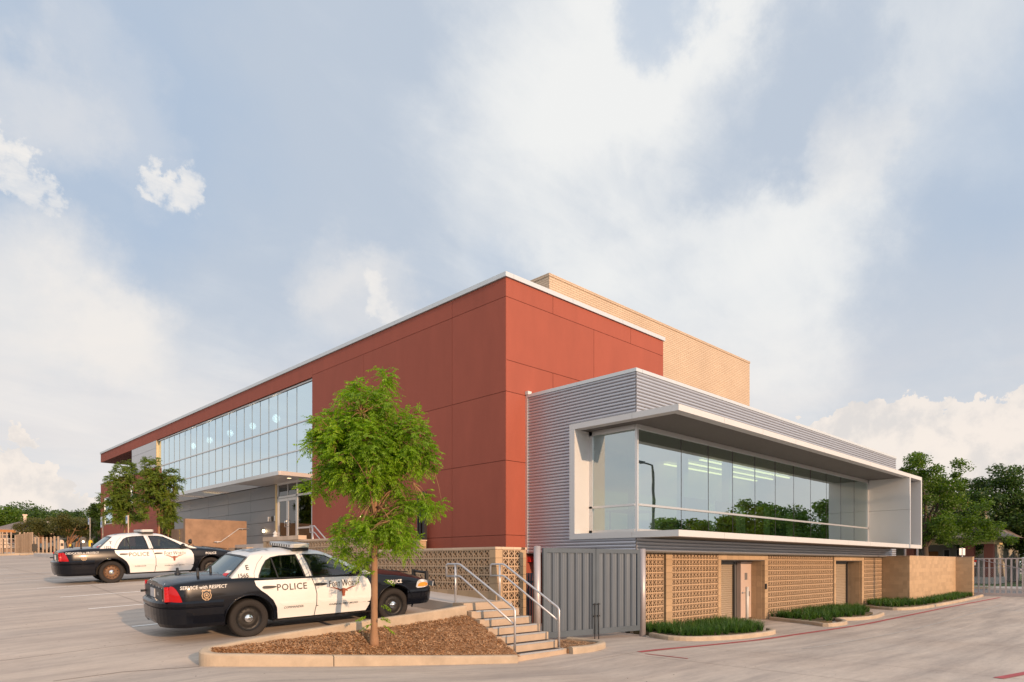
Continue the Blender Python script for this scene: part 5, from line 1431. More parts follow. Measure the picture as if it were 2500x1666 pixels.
        m_.tube([(1.49, sg*(gh_y(.98)+.002), .965), (1.50, sg*(gh_y(1.08)+.002), 1.08), (1.59, sg*(gh_y(1.24)+.002), 1.24), (1.72, sg*(gh_y(1.37)+.002), 1.37)], .004, 4); b(m_, 'door_seam', 'decal_gray')
        # mirror and A-post triangle
        q = MB(); panel_mb([(3.40, .985), (3.66, .965), (3.40, 1.075)], gh_map(sg, .014), .2, .006, q); b(q, 'mirror_base', 'black_plastic')
        mm = MB(); P = []
        rr = [(.02, .03), (.075, .06), (.095, .09), (.09, .105), (.001, .11)]
        mm.lathe([(r, 0) for r in ()] or [(.001, -.06), (.06, -.055), (.088, -.02), (.09, .03), (.085, .045), (.001, .05)], (0, 0, 0), axis='x', n=14)
        mm.v = [(3.40+x*.9, sg*1.04+y*1.35, 1.035+z*.86) for x, y, z in mm.v]
        mm.tube([(3.44, sg*.90, 1.0), (3.42, sg*1.0, 1.01)], .028, 6); b(mm, 'wing_mirror', 'black_plastic')
        # tail lamp: side piece and rear piece
        tl = MB(); sp = [(.105, .90), (.14, .925), (.175, .91), (.215, .85), (.255, .75), (.275, .675), (.265, .66), (.105, .665)]
        panel_mb(rnd(sp, 2), side_map(sg, .014), .05, .02, tl)
        rp_ = [(.775, .915), (.745, .89), (.715, .81), (.70, .71), (.70, .665), (.775, .665)]
        panel_mb(rp_, lambda y, z, o: (.038-o, sg*y, z), .1, .02, tl)
        for (ya, za, yb_, zb_) in ((.80, .655, .80, .905),):
            a = [(.038, sg*.775, z) for z in np.linspace(.665, .915, 6)]; c_ = [(.105, sg*(side_y(.105, z)+.014), z) for z in np.linspace(.665, .915, 6)]
            for i in range(5): tl.quad(a[i], a[i+1], c_[i+1], c_[i])
        lamp = b(tl, 'tail_lamp', 'lamp_red')
        rv = MB(); panel_mb([(.60, .668), (.66, .668), (.66, .700), (.60, .700)], lambda y, z, o: (.032-o, sg*y, z), .1, .01, rv); b(rv, 'reversing_lamp', 'lamp_clear', lamp)
        # headlamp with amber corner
        hl = MB(); hp = [(4.80, .655), (4.83, .735), (4.90, .775), (5.02, .765), (5.14, .72), (5.17, .66), (5.17, .625), (4.83, .60)]
        panel_mb(rnd(hp, 2), side_map(sg, .014), .05, .02, hl); hh = b(hl, 'headlight', 'lamp_clear')
        am = MB(); panel_mb(rnd([(4.83, .64), (4.86, .69), (4.95, .72), (5.06, .705), (5.13, .67), (5.12, .64), (4.95, .625)], 2), side_map(sg, .020), .05, .004, am); b(am, 'indicator', 'lamp_amber', hh)
        hf = MB(); panel_mb([(.40, .60), (.78, .60), (.80, .70), (.40, .72)], lambda y, z, o: (5.322+o, sg*y, z), .1, .02, hf); b(hf, 'headlight', 'lamp_clear')
    # windscreen and rear window
    ws = MB(); panel_mb(rnd([(-.74, 1.0), (.74, 1.0), (.62, 1.36), (.3, 1.385), (-.3, 1.385), (-.62, 1.36)], 2), lambda y, z, o: (xf_g(y, z)+.014+o, y, z), .09, .01, ws); b(ws, 'windscreen', 'car_glass')
    rw_ = MB(); RWN = [(-.79, 1.015), (-.4, 1.0), (.4, 1.0), (.79, 1.015), (.61, 1.36), (.3, 1.375), (-.3, 1.375), (-.61, 1.36)]
    rs = b(holed_mb([(y*1.03, z+.008*(1 if z > 1.2 else -1)) for y, z in RWN], [[(y*.955, z+.018*(-1 if z > 1.2 else 1)) for y, z in RWN]], lambda y, z, o: (xr_g(y, z)-.024-o, y, z), .09), 'rear_window_seal', 'black_plastic')
    rw_ = MB(); panel_mb(RWN, lambda y, z, o: (xr_g(y, z)-.016-o, y, z), .09, .004, rw_); rw_.f = [q[::-1] for q in rw_.f]; rgl = b(rw_, 'rear_window', 'rear_glass')
    st = MB(); q = [(-.66, 1.045), (-.51, 1.04), (-.51, 1.085), (-.66, 1.09)]; panel_mb(q, lambda y, z, o: (xr_g(y, z)-.024-o, y, z), .1, .002, st); b(st, 'flag_sticker', 'flag_red', rgl)
    st = MB(); q = [(-.66, 1.091), (-.51, 1.086), (-.51, 1.13), (-.66, 1.135)]; panel_mb(q, lambda y, z, o: (xr_g(y, z)-.024-o, y, z), .1, .002, st); b(st, 'flag_sticker', 'decal_white', rgl)
    # bumpers
    def bumper(front):
        mb = MB(); prof = [(-.12, .20), (-.05, .215), (-.012, .28), (.0, .42), (.004, .545), (-.012, .556), (-.012, .566), (.012, .578), (.014, .632), (-.02, .668), (-.075, .682), (-.26, .69)]
        if front: prof = [(-.14, .24), (-.05, .26), (-.012, .33), (.0, .42), (.006, .50), (-.01, .51), (-.01, .52), (.008, .53), (.0, .575), (-.04, .595), (-.2, .60)]
        path = []; e = 2.9; Rx = .60; W_ = .955 if front else .968; bxo = 0 if front else -.075
        path += [(.93, W_+.015)] if not front else [(.80, W_)]
        path += [(.75, W_+.012)] if not front else [(.7, W_)]
        for i in range(0, 25):
            t = math.pi*i/24; cx_ = abs(math.sin(t))**(2/e); cy_ = math.copysign(abs(math.cos(t))**(2/e), math.cos(t)); path.append((Rx-Rx*cx_, W_*cy_))
        path += [(.75, -W_-.012), (.93, -W_-.015)] if not front else [(.7, -W_), (.80, -W_)]
        rings = []
        for i, (x, y) in enumerate(path):
            q = path[min(i+1, len(path)-1)]; r = path[max(i-1, 0)]; dx, dy = q[0]-r[0], q[1]-r[1]; l = math.hypot(dx, dy); nx, ny = dy/l, -dx/l
            rr_ = []
            for o, z in prof:
                X = x+nx*o; Y = y+ny*o
                if z < .33 and abs(y) < .45 and not front: z += .05
                rr_.append((CARL-X if front else X+bxo*max(0, 1-X/.7), Y if not front else Y, z))
            rings.append(rr_)
        n = len(prof)
        for i in range(len(rings)-1):
            for j in range(n-1):
                q = (rings[i][j], rings[i][j+1], rings[i+1][j+1], rings[i+1][j]); mb.quad(*(q if not front else q[::-1]), smooth=j not in (4, 5, 6))
        for i, rv in ((0, True), (-1, False)): mb.quad(*rings[i])
        return b(mb, 'bumper', 'black_paint')
    bumper(False); bumper(True)
    # rear panel between the lamps, plate, lettering
    mb = MB(); mb.box(.025, .10, -.655, .655, .665, .86); rp_ = b(mb, 'rear_trim_panel', 'black_plastic')
    b(MB().box(.010, .026, -.16, .16, .69, .84), 'number_plate', 'plate', rp_)
    b(MB().tube([(.06, .62, .74), (-.06, .62, .74)], .02, 8), 'tow_camera', 'black_plastic')
    for i, ch in enumerate('POLICE'):
        yc = .55-.22*i
        flat_text(car, 'trunk_lettering', ch, .135, 'decal_white', lambda u, v, yc=yc: (.046+max(0, v-.02)*.75, yc-u, .872+v*.92), bold=.006, xs=1.0)
    flat_text(car, 'rear_number', T['num'], .072, 'decal_white', lambda u, v: (.020, -.37-u, .75+v), bold=.01)
    # roof number
    V, F = text_mesh(T['num'], .46, .012); wd = max(v.x for v in V); mb = MB()
    def roofz(x, y):
        t = max(0, min(1, (x-1.95)/.9)); return 1.4835+.010*math.sin(math.pi*t)*(1-(y/.55)**2)-.030*max(0, abs(y)/.5-.55)-.020*max(0, (2.25-x))
    from mathutils.bvhtree import BVHTree
    bvh = BVHTree.FromPolygons([v.co[:] for v in gh.data.vertices], [tuple(p.vertices) for p in gh.data.polygons])
    def rz(x, y):
        h = bvh.ray_cast(Vector((x, y, 3)), Vector((0, 0, -1)))[0]
        return (h.z if h else 1.40)+.008
    mb.v = [(1.60+v.y, -(v.x-wd/2)*.95, rz(1.60+v.y, -(v.x-wd/2)*.95)) for v in V]; mb.f = F; mb.sm = [False]*len(F); mb.mi = [0]*len(F)
    rn = b(mb, 'roof_number', 'decal_gray', gh)
    pass
    # side lettering, near (right) side, also badge and steer head on both sides
    for sg in (-1, 1):
        d = 1 if sg == -1 else -1
        def sp_(x0, z0, off=.012): return lambda u, v: (x0+d*u, sg*(side_y(x0+d*u, z0+v)+off), z0+v)
        flat_text(car, 'door_lettering', 'POLICE', .165, 'decal_black', sp_(2.14, .755), bold=.012, spacing=1.08)
        flat_text(car, 'door_lettering', T['role'], .058, 'decal_black', sp_(2.16, .415, .016), bold=.0, italic=.25)
        flat_text(car, 'door_lettering', 'F', .170, 'decal_black', sp_(2.885 if sg == -1 else 3.42, .755), bold=.004, xs=.75)
        flat_text(car, 'door_lettering', 'ORT', .125, 'decal_black', sp_(3.005 if sg == -1 else 3.30, .755), bold=.005, xs=.70)
        flat_text(car, 'door_lettering', 'W', .170, 'decal_black', sp_(3.185 if sg == -1 else 3.12, .755), bold=.004, xs=.75)
        flat_text(car, 'door_lettering', 'ORTH', .125, 'decal_black', sp_(3.37 if sg == -1 else 2.935, .755), bold=.005, xs=.70)
        flat_text(car, 'door_lettering', 'WHERE the WEST BEGINS', .052, 'decal_black', sp_(3.15, .400, .016), bold=.001, italic=.25)
        mb = MB(); x0, z0, s = 3.15, .655, .60
        panel_mb([(x0+d*a*s*.98, z0+c_*s*.72) for a, c_ in LH], side_map(sg, .013), .06, .003, mb); b(mb, 'steer_head_emblem', 'decal_brown')
        flat_text(car, 'quarter_lettering', T['motto'], .082, 'decal_white', sp_(.63, .868, .006), bold=.004, italic=.18, xs=.92)
        shield(car, .66, .755, .20, lambda x, z, sg=sg: (x, sg*(side_y(x, z)+.006), z))
        flat_text(car, 'fender_lettering', 'POLICE', .105, 'decal_white', sp_(4.28, .735, .008), bold=.012)
        flat_text(car, 'pillar_letter', T['unit'], .125, 'decal_black', lambda u, v: (1.40+d*u, sg*(gh_y(1.145+v*.95)+.006), 1.145+v*.95), bold=.012)
        flat_text(car, 'pillar_number', T['num'], .10, 'decal_black', lambda u, v: (1.30+d*u, sg*(gh_y(1.015+v)+.006), 1.015+v), bold=.006)
    # trunk aerials, light bar, spot lamp, push bar
    def tz(x, y):
        zt = interps(ZT, x); zs = interps(ZS, x)+.022; y0 = carW(x)-.13; return zs+(zt-zs)*(1-min(1, abs(y)/y0)**2.2)
    for (x, y, h) in ((.52, .42, .10), (.66, -.42, .135), (1.0, .05, .115), (.46, .15, .035)):
        b(MB().lathe([(.024, -.02), (.024, h), (.001, h+.005)] if h > .05 else [(.05, -.02), (.05, h), (.001, h+.01)], (x, y, tz(x, y)), n=10), 'aerial', 'black_plastic')
    lb = b(MB().box(2.31, 2.63, -.60, .60, 1.552, 1.578), 'light_bar', 'alu')
    m_ = MB()
    P = [(2.28, -.56), (2.32, -.62), (2.62, -.62), (2.66, -.56), (2.66, .56), (2.62, .62), (2.32, .62), (2.28, .56)]
    m_.prism(P, 1.505, 1.56); b(m_, 'light_bar_lens', 'lamp_clear', lb)
    m_ = MB(); m_.prism([(x*1.0, y*1.0) for x, y in [(2.29, -.57), (2.33, -.615), (2.61, -.615), (2.65, -.57), (2.65, .57), (2.61, .615), (2.33, .615), (2.29, .57)]], 1.561, 1.578); b(m_, 'light_bar_cover', 'cap_metal', lb)
    m_ = MB()
    for k in range(9): y = -.50+.125*k; m_.box(2.274, 2.28, y-.008, y+.008, 1.51, 1.556); 
    b(m_, 'lens_dividers', 'black_plastic', lb)
    m_ = MB()
    for k in range(8): y = -.44+.125*k; m_.lathe([(.001, -.006), (.022, -.004), (.024, 0)], (2.276, y, 1.535), axis='x', n=10)
    b(m_, 'led_reflector', 'white_plastic', lb)
    for sg in (-1, 1):
        m_ = MB(); m_.obox((2.48, sg*.50, 1.480), (.16, 0, 0), (0, .045, -.015*sg), (0, 0, .028)); b(m_, 'light_bar_foot', 'black_plastic', lb)
    sp = MB(); sp.lathe([(.001, -.06), (.05, -.055), (.075, -.02), (.08, .03), (.001, .035)], (3.60, .98, 1.16), axis='x', n=16).tube([(3.60, .98, 1.09), (3.55, .86, 1.02)], .015, 6); b(sp, 'spot_lamp', 'black_plastic')
    sp = MB(); sp.lathe([(.001, -.06), (.05, -.055), (.075, -.02), (.08, .03), (.001, .035)], (3.66, -.93, 1.17), axis='x', n=16).tube([(3.66, -.93, 1.10), (3.60, -.82, 1.02)], .015, 6); b(sp, 'spot_lamp', 'black_plastic')
    pb = MB()
    for y in (-.28, .28): pb.obox((5.47, y, .62), (.035, 0, 0), (0, .03, 0), (0, 0, .26)).obox((5.38, y, .45), (.10, 0, 0), (0, .025, 0), (0, 0, .03))
    pb.tube([(5.47, -.62, .60), (5.50, -.28, .60), (5.50, .28, .60), (5.47, .62, .60)], .03, 8).tube([(5.48, -.28, .84), (5.48, .28, .84)], .03, 8).tube([(5.47, -.62, .60), (5.38, -.70, .72)], .02, 6)
    b(pb, 'push_bar', 'black_metal')
    gr = MB(); gr.box(5.31, 5.335, -.36, .36, .60, .72); b(gr, 'grille', 'black_plastic')
    b(MB().tube([(4.2, -.15, interps(ZT, 4.2)+.0), (5.0, -.25, .88)], .012, 5).tube([(3.85, -.6, 1.02), (3.98, .1, 1.055)], .010, 5), 'wiper', 'black_plastic')
    for o in car.children:
        if not o.name.startswith('wheel.') and o.name != 'wheel': o.location.z += BZ
    return car

def place_car(near_rear, dirdeg, label, T):
    """near_rear: ground contact of the near rear wheel (its outer face)"""
    h = R_(dirdeg); c, s = math.cos(h), math.sin(h)
    # wheel outer face at local (RAX, -.90)
    ox = near_rear[0]-(RAX*c+.90*s); oy = near_rear[1]-(RAX*s-.90*c)
    def gz(lx, ly): return lot(ox+lx*c-ly*s, oy+lx*s+ly*c)
    zr = (gz(RAX, -.8)+gz(RAX, .8))/2; zf = (gz(FAX, -.8)+gz(FAX, .8))/2
    pitch = -math.atan2(zf-zr, FAX-RAX); roll = math.atan2((gz(RAX, .8)-gz(RAX, -.8)), 1.6)
    z0 = zr - RAX*math.tan(-pitch)
    return police_car((ox, oy, z0-.01), h, pitch, roll, label, T)
place_car((5.10, 11.95), -5.3, 'nearer black and white police car, marked COMMANDER on its rear door', dict(num='1565', unit='E', role='COMMANDER', motto='SERVICE with RESPECT', rim='rim_black'))
place_car((5.76, 23.6), -5.3, 'farther black and white police car, marked SUPERVISOR on its rear door', dict(num='1322', unit='T', role='SUPERVISOR', motto='DEDICATED to PROTECT', rim='rim_brown'))
# ------------------------------------------------------------------ trees
def leaf_quads(C, D, N, L, W):
    """arrays of centres, axis directions, normals -> diamond leaves"""
    D = D/np.linalg.norm(D, axis=1, keepdims=True); S = np.cross(D, N); S /= (np.linalg.norm(S, axis=1, keepdims=True)+1e-9)
    L = L[:, None]; W = W[:, None]
    V = np.stack([C, C+D*L*.45+S*W*.5, C+D*L, C+D*L*.45-S*W*.5], 1).reshape(-1, 3)
    F = np.arange(len(C)*4).reshape(-1, 4); return V, F
def unit(n): v = rng.normal(size=(n, 3)); return v/np.linalg.norm(v, axis=1, keepdims=True)

def compound_leaves(starts, dirs, length=.26, pairs=6, ll=.075, lw=.022):
    """pinnate leaves: starts, dirs (n, 3)"""
    n = len(starts); C = []; D = []; NN = []
    for k in range(pairs*2+1):
        t = (k//2+1.2)/(pairs+.8) if k < pairs*2 else 1.0
        droop = np.array([0, 0, -1.0])
        p = starts + dirs*(length*t) + droop*(length*.40*t*t)
        ax = dirs + droop*(.8*t); ax /= np.linalg.norm(ax, axis=1, keepdims=True)
        side = np.cross(ax, np.array([0, 0, 1.0])); side /= (np.linalg.norm(side, axis=1, keepdims=True)+1e-6)
        if k < pairs*2: d = ax*.55 + side*(1 if k % 2 else -1)*.75 + droop*rng.uniform(.2, .8, (n, 1))
        else: d = ax
        C.append(p); D.append(d + rng.normal(0, .12, (n, 3))); NN.append(np.cross(ax, side)+rng.normal(0, .45, (n, 3)))
    C = np.concatenate(C); D = np.concatenate(D); NN = np.concatenate(NN)
    return leaf_quads(C, D, NN, rng.uniform(.75, 1.15, len(C))*ll, rng.uniform(.8, 1.2, len(C))*lw)

def young_tree(name, base, env, fork_h, label, cat='tree', group=None, leafm='leaf_young', barkm='bark', ncl=230, per=9, r0=.062, seed=1, length=.26, ll=.075, lw=.022, extra=None):
    """env: list of (x, y, z, rx, ry, rz) ellipsoids of the crown, world coordinates"""
    global rng
    rng = np.random.default_rng(seed); rd = random.Random(seed)
    e = empty(name, base, label, cat, group)
    base = Vector(base); fork = Vector((base.x+.01, base.y, base.z+fork_h))
    mb = MB(); cc = Vector(env[0][:3]); top = Vector((cc.x, cc.y, cc.z+env[0][5]*.7))
    main = [base-Vector((0, 0, .15)), base+Vector((0, 0, .02)), base.lerp(fork, .12), base.lerp(fork, .5), fork, fork.lerp(top, .33)+Vector((.02, -.05, 0)), fork.lerp(top, .66)+Vector((-.06, .04, 0)), top]
    mb.tube(main, [r0*1.6, r0*1.35, r0*1.02, r0*.95, r0*.85, r0*.55, r0*.3, r0*.12], 10)
    # flare
    spine = main[4:]; S0 = []; D0 = []
    def spine_pt(t):
        k = t*(len(spine)-1); i = min(int(k), len(spine)-2); return spine[i].lerp(spine[i+1], k-i)
    tot = sum(a[3]*a[4]*a[5] for a in env)
    clusters = []
    for (x, y, z, rx, ry, rz) in env:
        n = max(6, int(ncl*(rx*ry*rz)/tot))
        for _ in range(n):
            v = Vector(unit(1)[0]); r = rd.random()**.38
            clusters.append((Vector((x+v.x*rx*r, y+v.y*ry*r, z+v.z*rz*r)), v))
    limbs = []
    for i in range(24):
        t = i/23*.9; s = spine_pt(t); c = clusters[rd.randrange(len(clusters))][0]; d = (c-s); 
        if d.z < -.3: d.z *= .3
        m = s+d*.5+Vector((0, 0, .10)); en = s+d*.92; limbs.append([s, m, en]); rr = r0*(.42-.25*t)
        mb.tube([s, s.lerp(m, .5)+Vector((0, 0, .05)), m, en], [rr, rr*.75, rr*.5, rr*.25], 6)
    for c, v in clusters:
        bd = 9; bp = None
        for l in limbs:
            for t in (.35, .6, .85, 1): q = l[0].lerp(l[1], min(1, t*2)) if t < .5 else l[1].lerp(l[2], t*2-1)
            for q in (l[0].lerp(l[1], .7), l[1], l[1].lerp(l[2], .5), l[2]):
                if (q-c).length < bd: bd = (q-c).length; bp = q
        if .04 < bd < .55: mb.tube([bp, bp.lerp(c, .5)+Vector((0, 0, .04)), c], [.009, .006, .003], 4, cap=False)
        for _ in range(per):
            d = (v*.8+Vector(unit(1)[0])*1.0); d.z = d.z*.6+.12; d.normalize(); p = c+Vector(unit(1)[0])*rd.uniform(0, .10) - v*rd.uniform(0, .12)
            S0.append(tuple(p)); D0.append(tuple(d))
    if extra:
        for (p, d) in extra: S0.append(p); D0.append(d)
    V, F = compound_leaves(np.array(S0), np.array(D0), length, 6, ll, lw)
    mb.build('trunk', barkm, e)
    link_mesh('crown', np_mesh('crown', V, F, leafm), e)['kind'] = 'stuff'
    return e

def big_tree(name, base, H, env, label, leafm, seed, nleaf=16000, ls=.16, r0=.28, ncl=70, cat='tree', group=None, barkm='bark_dark', cr=.75, trunks=1, fork=.3):
    """base (x, y, z); env ellipsoids relative to base"""
    global rng
    rng = np.random.default_rng(seed); rd = random.Random(seed); e = empty(name, base, label, cat, group); base = Vector(base)
    cl = []; tot = sum(a[3]*a[4]*a[5] for a in env)
    for (x, y, z, rx, ry, rz) in env:
        for _ in range(max(4, int(ncl*(rx*ry*rz)/tot))):
            v = Vector(unit(1)[0]); r = rd.random()**.33*.92; cl.append(base+Vector((x+v.x*rx*r, y+v.y*ry*r, z+v.z*rz*r)))
    mb = MB()
    for k in range(trunks):
        o = Vector((0, 0, 0)) if trunks == 1 else Vector((rd.uniform(-.3, .3), rd.uniform(-.3, .3), 0))
        f = base+o*(2.2 if trunks > 1 else 0)+Vector((rd.uniform(-.15, .15)*H*.1, rd.uniform(-.15, .15)*H*.1, H*fork)); rr = r0/(1 if trunks == 1 else 1.9)
        mb.tube([base+o*.3-Vector((0, 0, .4)), base+o*.5+Vector((0, 0, .1)), (base+o).lerp(f, .5), f], [rr*1.4, rr*1.05, rr*.85, rr*.7], 9)
        for j in range(9 if trunks == 1 else 3):
            c = cl[rd.randrange(len(cl))]; m = f.lerp(c, .5)+Vector((rd.uniform(-.3, .3), rd.uniform(-.3, .3), .04*H)); mb.tube([f-Vector((0, 0, .2)), f.lerp(m, .5), m, c], [rr*.5, rr*.4, rr*.28, rr*.08], 6)
            for q in range(3):
                c2 = min(cl, key=lambda w: (w-m).length+rd.random()*2.5); mb.tube([m, m.lerp(c2, .5)+Vector((0, 0, .1)), c2], [rr*.22, rr*.14, rr*.05], 5, cap=False)
    mb.build('trunk', barkm, e)
    per = nleaf//len(cl); C = []
    for c in cl:
        s = cr*rd.uniform(.6, 1.25); d = unit(per)*(rng.random((per, 1))**.45)*np.array([1.15, 1.15, .8])*s; C.append(d+np.array(c[:]))
    C = np.concatenate(C); n = len(C); Dd = unit(n); Dd[:, 2] = Dd[:, 2]*.6-.15; NN = unit(n); NN[:, 2] += .9
    V, F = leaf_quads(C, Dd, NN, rng.uniform(.7, 1.3, n)*ls, rng.uniform(.7, 1.2, n)*ls*.62)
    link_mesh('crown', np_mesh('crown', V, F, leafm), e)['kind'] = 'stuff'
    return e
def dup_tree(src, base, label, group=None):
    r = src.copy(); COL.objects.link(r); r.location = base; r['label'] = label
    r.rotation_euler = (0, 0, random.uniform(0, 6)); s = random.uniform(.86, 1.0); r.scale = (s, s, s*random.uniform(.9, 1.1))
    if group: r['group'] = group
    for c in list(src.children):
        d = c.copy(); COL.objects.link(d); d.parent = r
    return r

# the tree on the island
tb = Vector((6.60, 10.25, -1.36))
def ev(px, py, rpx, rpy, t=11.95, rd_=None):
    p = at_depth(px, py, t); k = t/FPX; return (p.x, p.y, p.z, rpx*k, (rd_ or rpx*.9)*k, rpy*k)
env = [ev(900, 1110, 105, 120), ev(1000, 1080, 62, 80), ev(812, 1070, 62, 85), ev(900, 985, 78, 45), ev(865, 950, 34, 38), ev(1010, 1230, 50, 38), ev(935, 1290, 85, 48),
       ev(985, 1330, 45, 26), ev(825, 1165, 50, 55), ev(770, 1200, 30, 28), ev(762, 1085, 28, 30), ev(1062, 1232, 30, 20), ev(1040, 1120, 36, 42), ev(845, 1290, 45, 40), ev(890, 1370, 42, 22), ev(835, 1345, 26, 20), ev(940, 925, 22, 22)]
ex = []
for (px, py, dx, dz) in ((905, 1520, -.7, -.1), (935, 1525, .8, -.2), (930, 1510, .7, .2), (900, 1505, -.8, .1), (935, 1420, .8, .2), (928, 1475, .7, .0), (915, 1400, -.6, .4), (925, 1350, .8, .0)):
    for j in range(3):
        p = at_depth(px+random.uniform(-6, 6), py+random.uniform(-5, 5), 11.8); ex.append((tuple(p), (RT[0]*dx, RT[1]*dx+random.uniform(-.3, .3), dz)))
young_tree('island_tree', tb, env, 1.75, 'young leafy tree standing in the mulch bed in front of the nearer police car', ncl=620, per=9, r0=.062, seed=5, length=.21, ll=.064, lw=.0215, extra=ex)
# two young trees by the farther walk
def gpt(px, t): u = (px-1250)/FPX; return (t*(FW[0]+RT[0]*u), t*(FW[1]+RT[1]*u))
x, y = gpt(303, 34.5); z = lot(x, y)
young_tree('walk_tree', (x, y, z), [ev(300, 1205, 42, 50, 34.5), ev(310, 1150, 30, 26, 34.5), ev(280, 1245, 34, 34, 34.5), ev(320, 1250, 30, 30, 34.5), ev(280, 1165, 18, 18, 34.5)], 2.0, 'young bushy tree by the far walk, left one of the pair before the red block', ncl=230, per=8, r0=.06, seed=8, leafm='leaf_bronze', group='young trees by the far walk', length=.26, ll=.11, lw=.034)
x, y = gpt(388, 33.5); z = lot(x, y)
young_tree('walk_tree', (x, y, z), [ev(385, 1190, 44, 48, 33.5), ev(372, 1140, 24, 28, 33.5), ev(420, 1170, 24, 32, 33.5), ev(360, 1235, 26, 30, 33.5), ev(415, 1225, 26, 28, 33.5), ev(410, 1260, 22, 22, 33.5)], 2.1, 'young bushy tree by the far walk, right one of the pair nearer the glass wall', ncl=250, per=8, r0=.06, seed=9, leafm='leaf_bronze', group='young trees by the far walk', length=.26, ll=.11, lw=.034)
# saplings at the recess
x, y = gpt(410, 37); z = lot(x, y)
young_tree('sapling', (x, y, z), [ev(408, 1275, 12, 26, 37), ev(420, 1260, 8, 20, 37)], 1.4, 'thin sapling against the recess beside the grey panels', ncl=50, per=6, r0=.03, seed=12, leafm='leaf_bronze', length=.22, ll=.10, lw=.03)

# tree line on the left horizon
def far_tree(px, t, ptop, rpx, seed, label, leafm='leaf_oak', name='oak_tree', ratio=.75, **k):
    x, y = gpt(px, t); z = lot(x, y)-.1; H = (HY-ptop)*t/FPX - z; r = rpx*t/FPX
    return big_tree(name, (x, y, z), H, [(0, 0, H*.60, r, r, H*.36), (r*.5, -r*.2, H*.50, r*.6, r*.6, H*.28), (-r*.5, r*.1, H*.52, r*.6, r*.6, H*.28)], label, leafm, seed, **k)
far_tree(8, 84, 1214, 46, 21, 'broad green tree at the left edge of the photo behind the low house', leafm='leaf_mid', nleaf=12000, ls=.26, ncl=60, cr=.9)
far_tree(55, 96, 1228, 52, 22, 'dark oak behind the hipped roof of the low house', nleaf=12000, ls=.30, ncl=60, cr=1.1)
far_tree(98, 98, 1234, 50, 23, 'dark oak second along the tree line behind the house', nleaf=11000, ls=.30, ncl=55, cr=1.1)
far_tree(140, 96, 1230, 54, 24, 'dark oak in the middle of the left tree line', nleaf=11000, ls=.30, ncl=55, cr=1.1)
far_tree(182, 96, 1242, 52, 25, 'lower dark oak toward the red block in the left tree line', nleaf=10000, ls=.30, ncl=50, cr=1.0)
far_tree(222, 90, 1256, 38, 26, 'small dark oak last in the tree line before the red block', nleaf=8000, ls=.28, ncl=40, cr=.9)
far_tree(-40, 95, 1250, 50, 29, 'dark oak just beyond the left edge of the photo', nleaf=8000, ls=.32, ncl=45, cr=1.1)
x, y = gpt(243, 78); z = lot(x, y)
big_tree('cypress_tree', (x, y, z), 8, [(0, 0, 4.2, .9, .9, 3.4), (-.4, 0, 5.2, .5, .5, 1.6)], 'tall narrow dark tree peeking out beside the far end of the red block', 'leaf_oak', 27, nleaf=7000, ls=.22, ncl=30, cr=.55, r0=.15)
far_tree(78, 90, 1236, 40, 61, 'mid-dark oak filling the line above the roof ridge', nleaf=9000, ls=.28, ncl=50, cr=1.0)
far_tree(120, 90, 1240, 42, 62, 'mid-dark oak above the pink wall of the low house', nleaf=9000, ls=.28, ncl=50, cr=1.0)
far_tree(160, 88, 1250, 42, 63, 'mid-dark oak above the denser crape myrtle', nleaf=9000, ls=.28, ncl=50, cr=1.0)
# crape myrtles in front of the low house
def myrtle(px, t, ptop, rpx, seed, label, nl=15000, fork=.42):
    x, y = gpt(px, t); z = lot(x, y); H = (HY-ptop)*t/FPX - z; r = rpx*t/FPX
    big_tree('crape_myrtle', (x, y, z), H, [(0, 0, H*.70, r, r*.9, H*.30), (r*.55, 0, H*.60, r*.55, r*.5, H*.22), (-r*.55, 0, H*.62, r*.55, r*.5, H*.22)], label, 'leaf_myrtle', seed, nleaf=nl, ls=.13, ncl=45, cr=.5, r0=.20, trunks=6, fork=fork, barkm='bark', group='crape myrtles before the low house')
myrtle(108, 63, 1258, 50, 31, 'many-stemmed crape myrtle with bare trunks before the pink house wall')
myrtle(180, 62, 1254, 46, 32, 'denser crape myrtle nearest the red block', 17000, .30)

# right-hand trees
x, y = gpt(2262, 53)
big_tree('shade_tree', (x, y, -1.7), 11.5, [(0, 0, 6.6, 3.3, 3.3, 3.6), (-1.4, 1.2, 8.6, 1.7, 1.7, 1.7), (1.6, -1.2, 8.3, 1.5, 1.5, 1.9), (2.9, -2.9, 5.2, 1.9, 1.9, 2.0), (-.5, .2, 9.6, .9, .9, 1.3), (1.0, -.6, 4.4, 2.0, 2.0, 1.2), (2.3, -2.0, 3.8, 2.0, 2.0, 1.1), (3.6, -3.6, 3.9, 1.6, 1.6, 1.2)], 'open-crowned shade tree before the craftsman house across the street', 'leaf_mid', 41, nleaf=26000, ls=.19, ncl=120, cr=.62, r0=.30, fork=.26)
x, y = gpt(2440, 62)
big_tree('shade_tree', (x, y, -1.7), 11.5, [(0, 0, 7.0, 4.0, 4.0, 3.9), (2.2, -2.4, 5.2, 3.0, 3.0, 3.0), (-2.6, 2.6, 6.0, 2.4, 2.4, 2.4), (.8, -.9, 9.7, 2.0, 2.0, 1.6), (-1.5, 1.5, 3.6, 2.4, 2.4, 1.4), (1.5, -1.5, 3.4, 2.6, 2.6, 1.4)], 'dense dark green tree at the right edge behind the sliding gate', 'leaf_oak', 42, nleaf=30000, ls=.26, ncl=130, cr=.85, r0=.36, fork=.28)
x, y = gpt(2560, 66)
big_tree('shade_tree', (x, y, -1.7), 10, [(0, 0, 5.6, 4.0, 4.0, 4.0)], 'dark tree partly beyond the right edge of the photo', 'leaf_oak', 43, nleaf=12000, ls=.3, ncl=60, cr=1.0, r0=.34)
x, y = gpt(2330, 92)
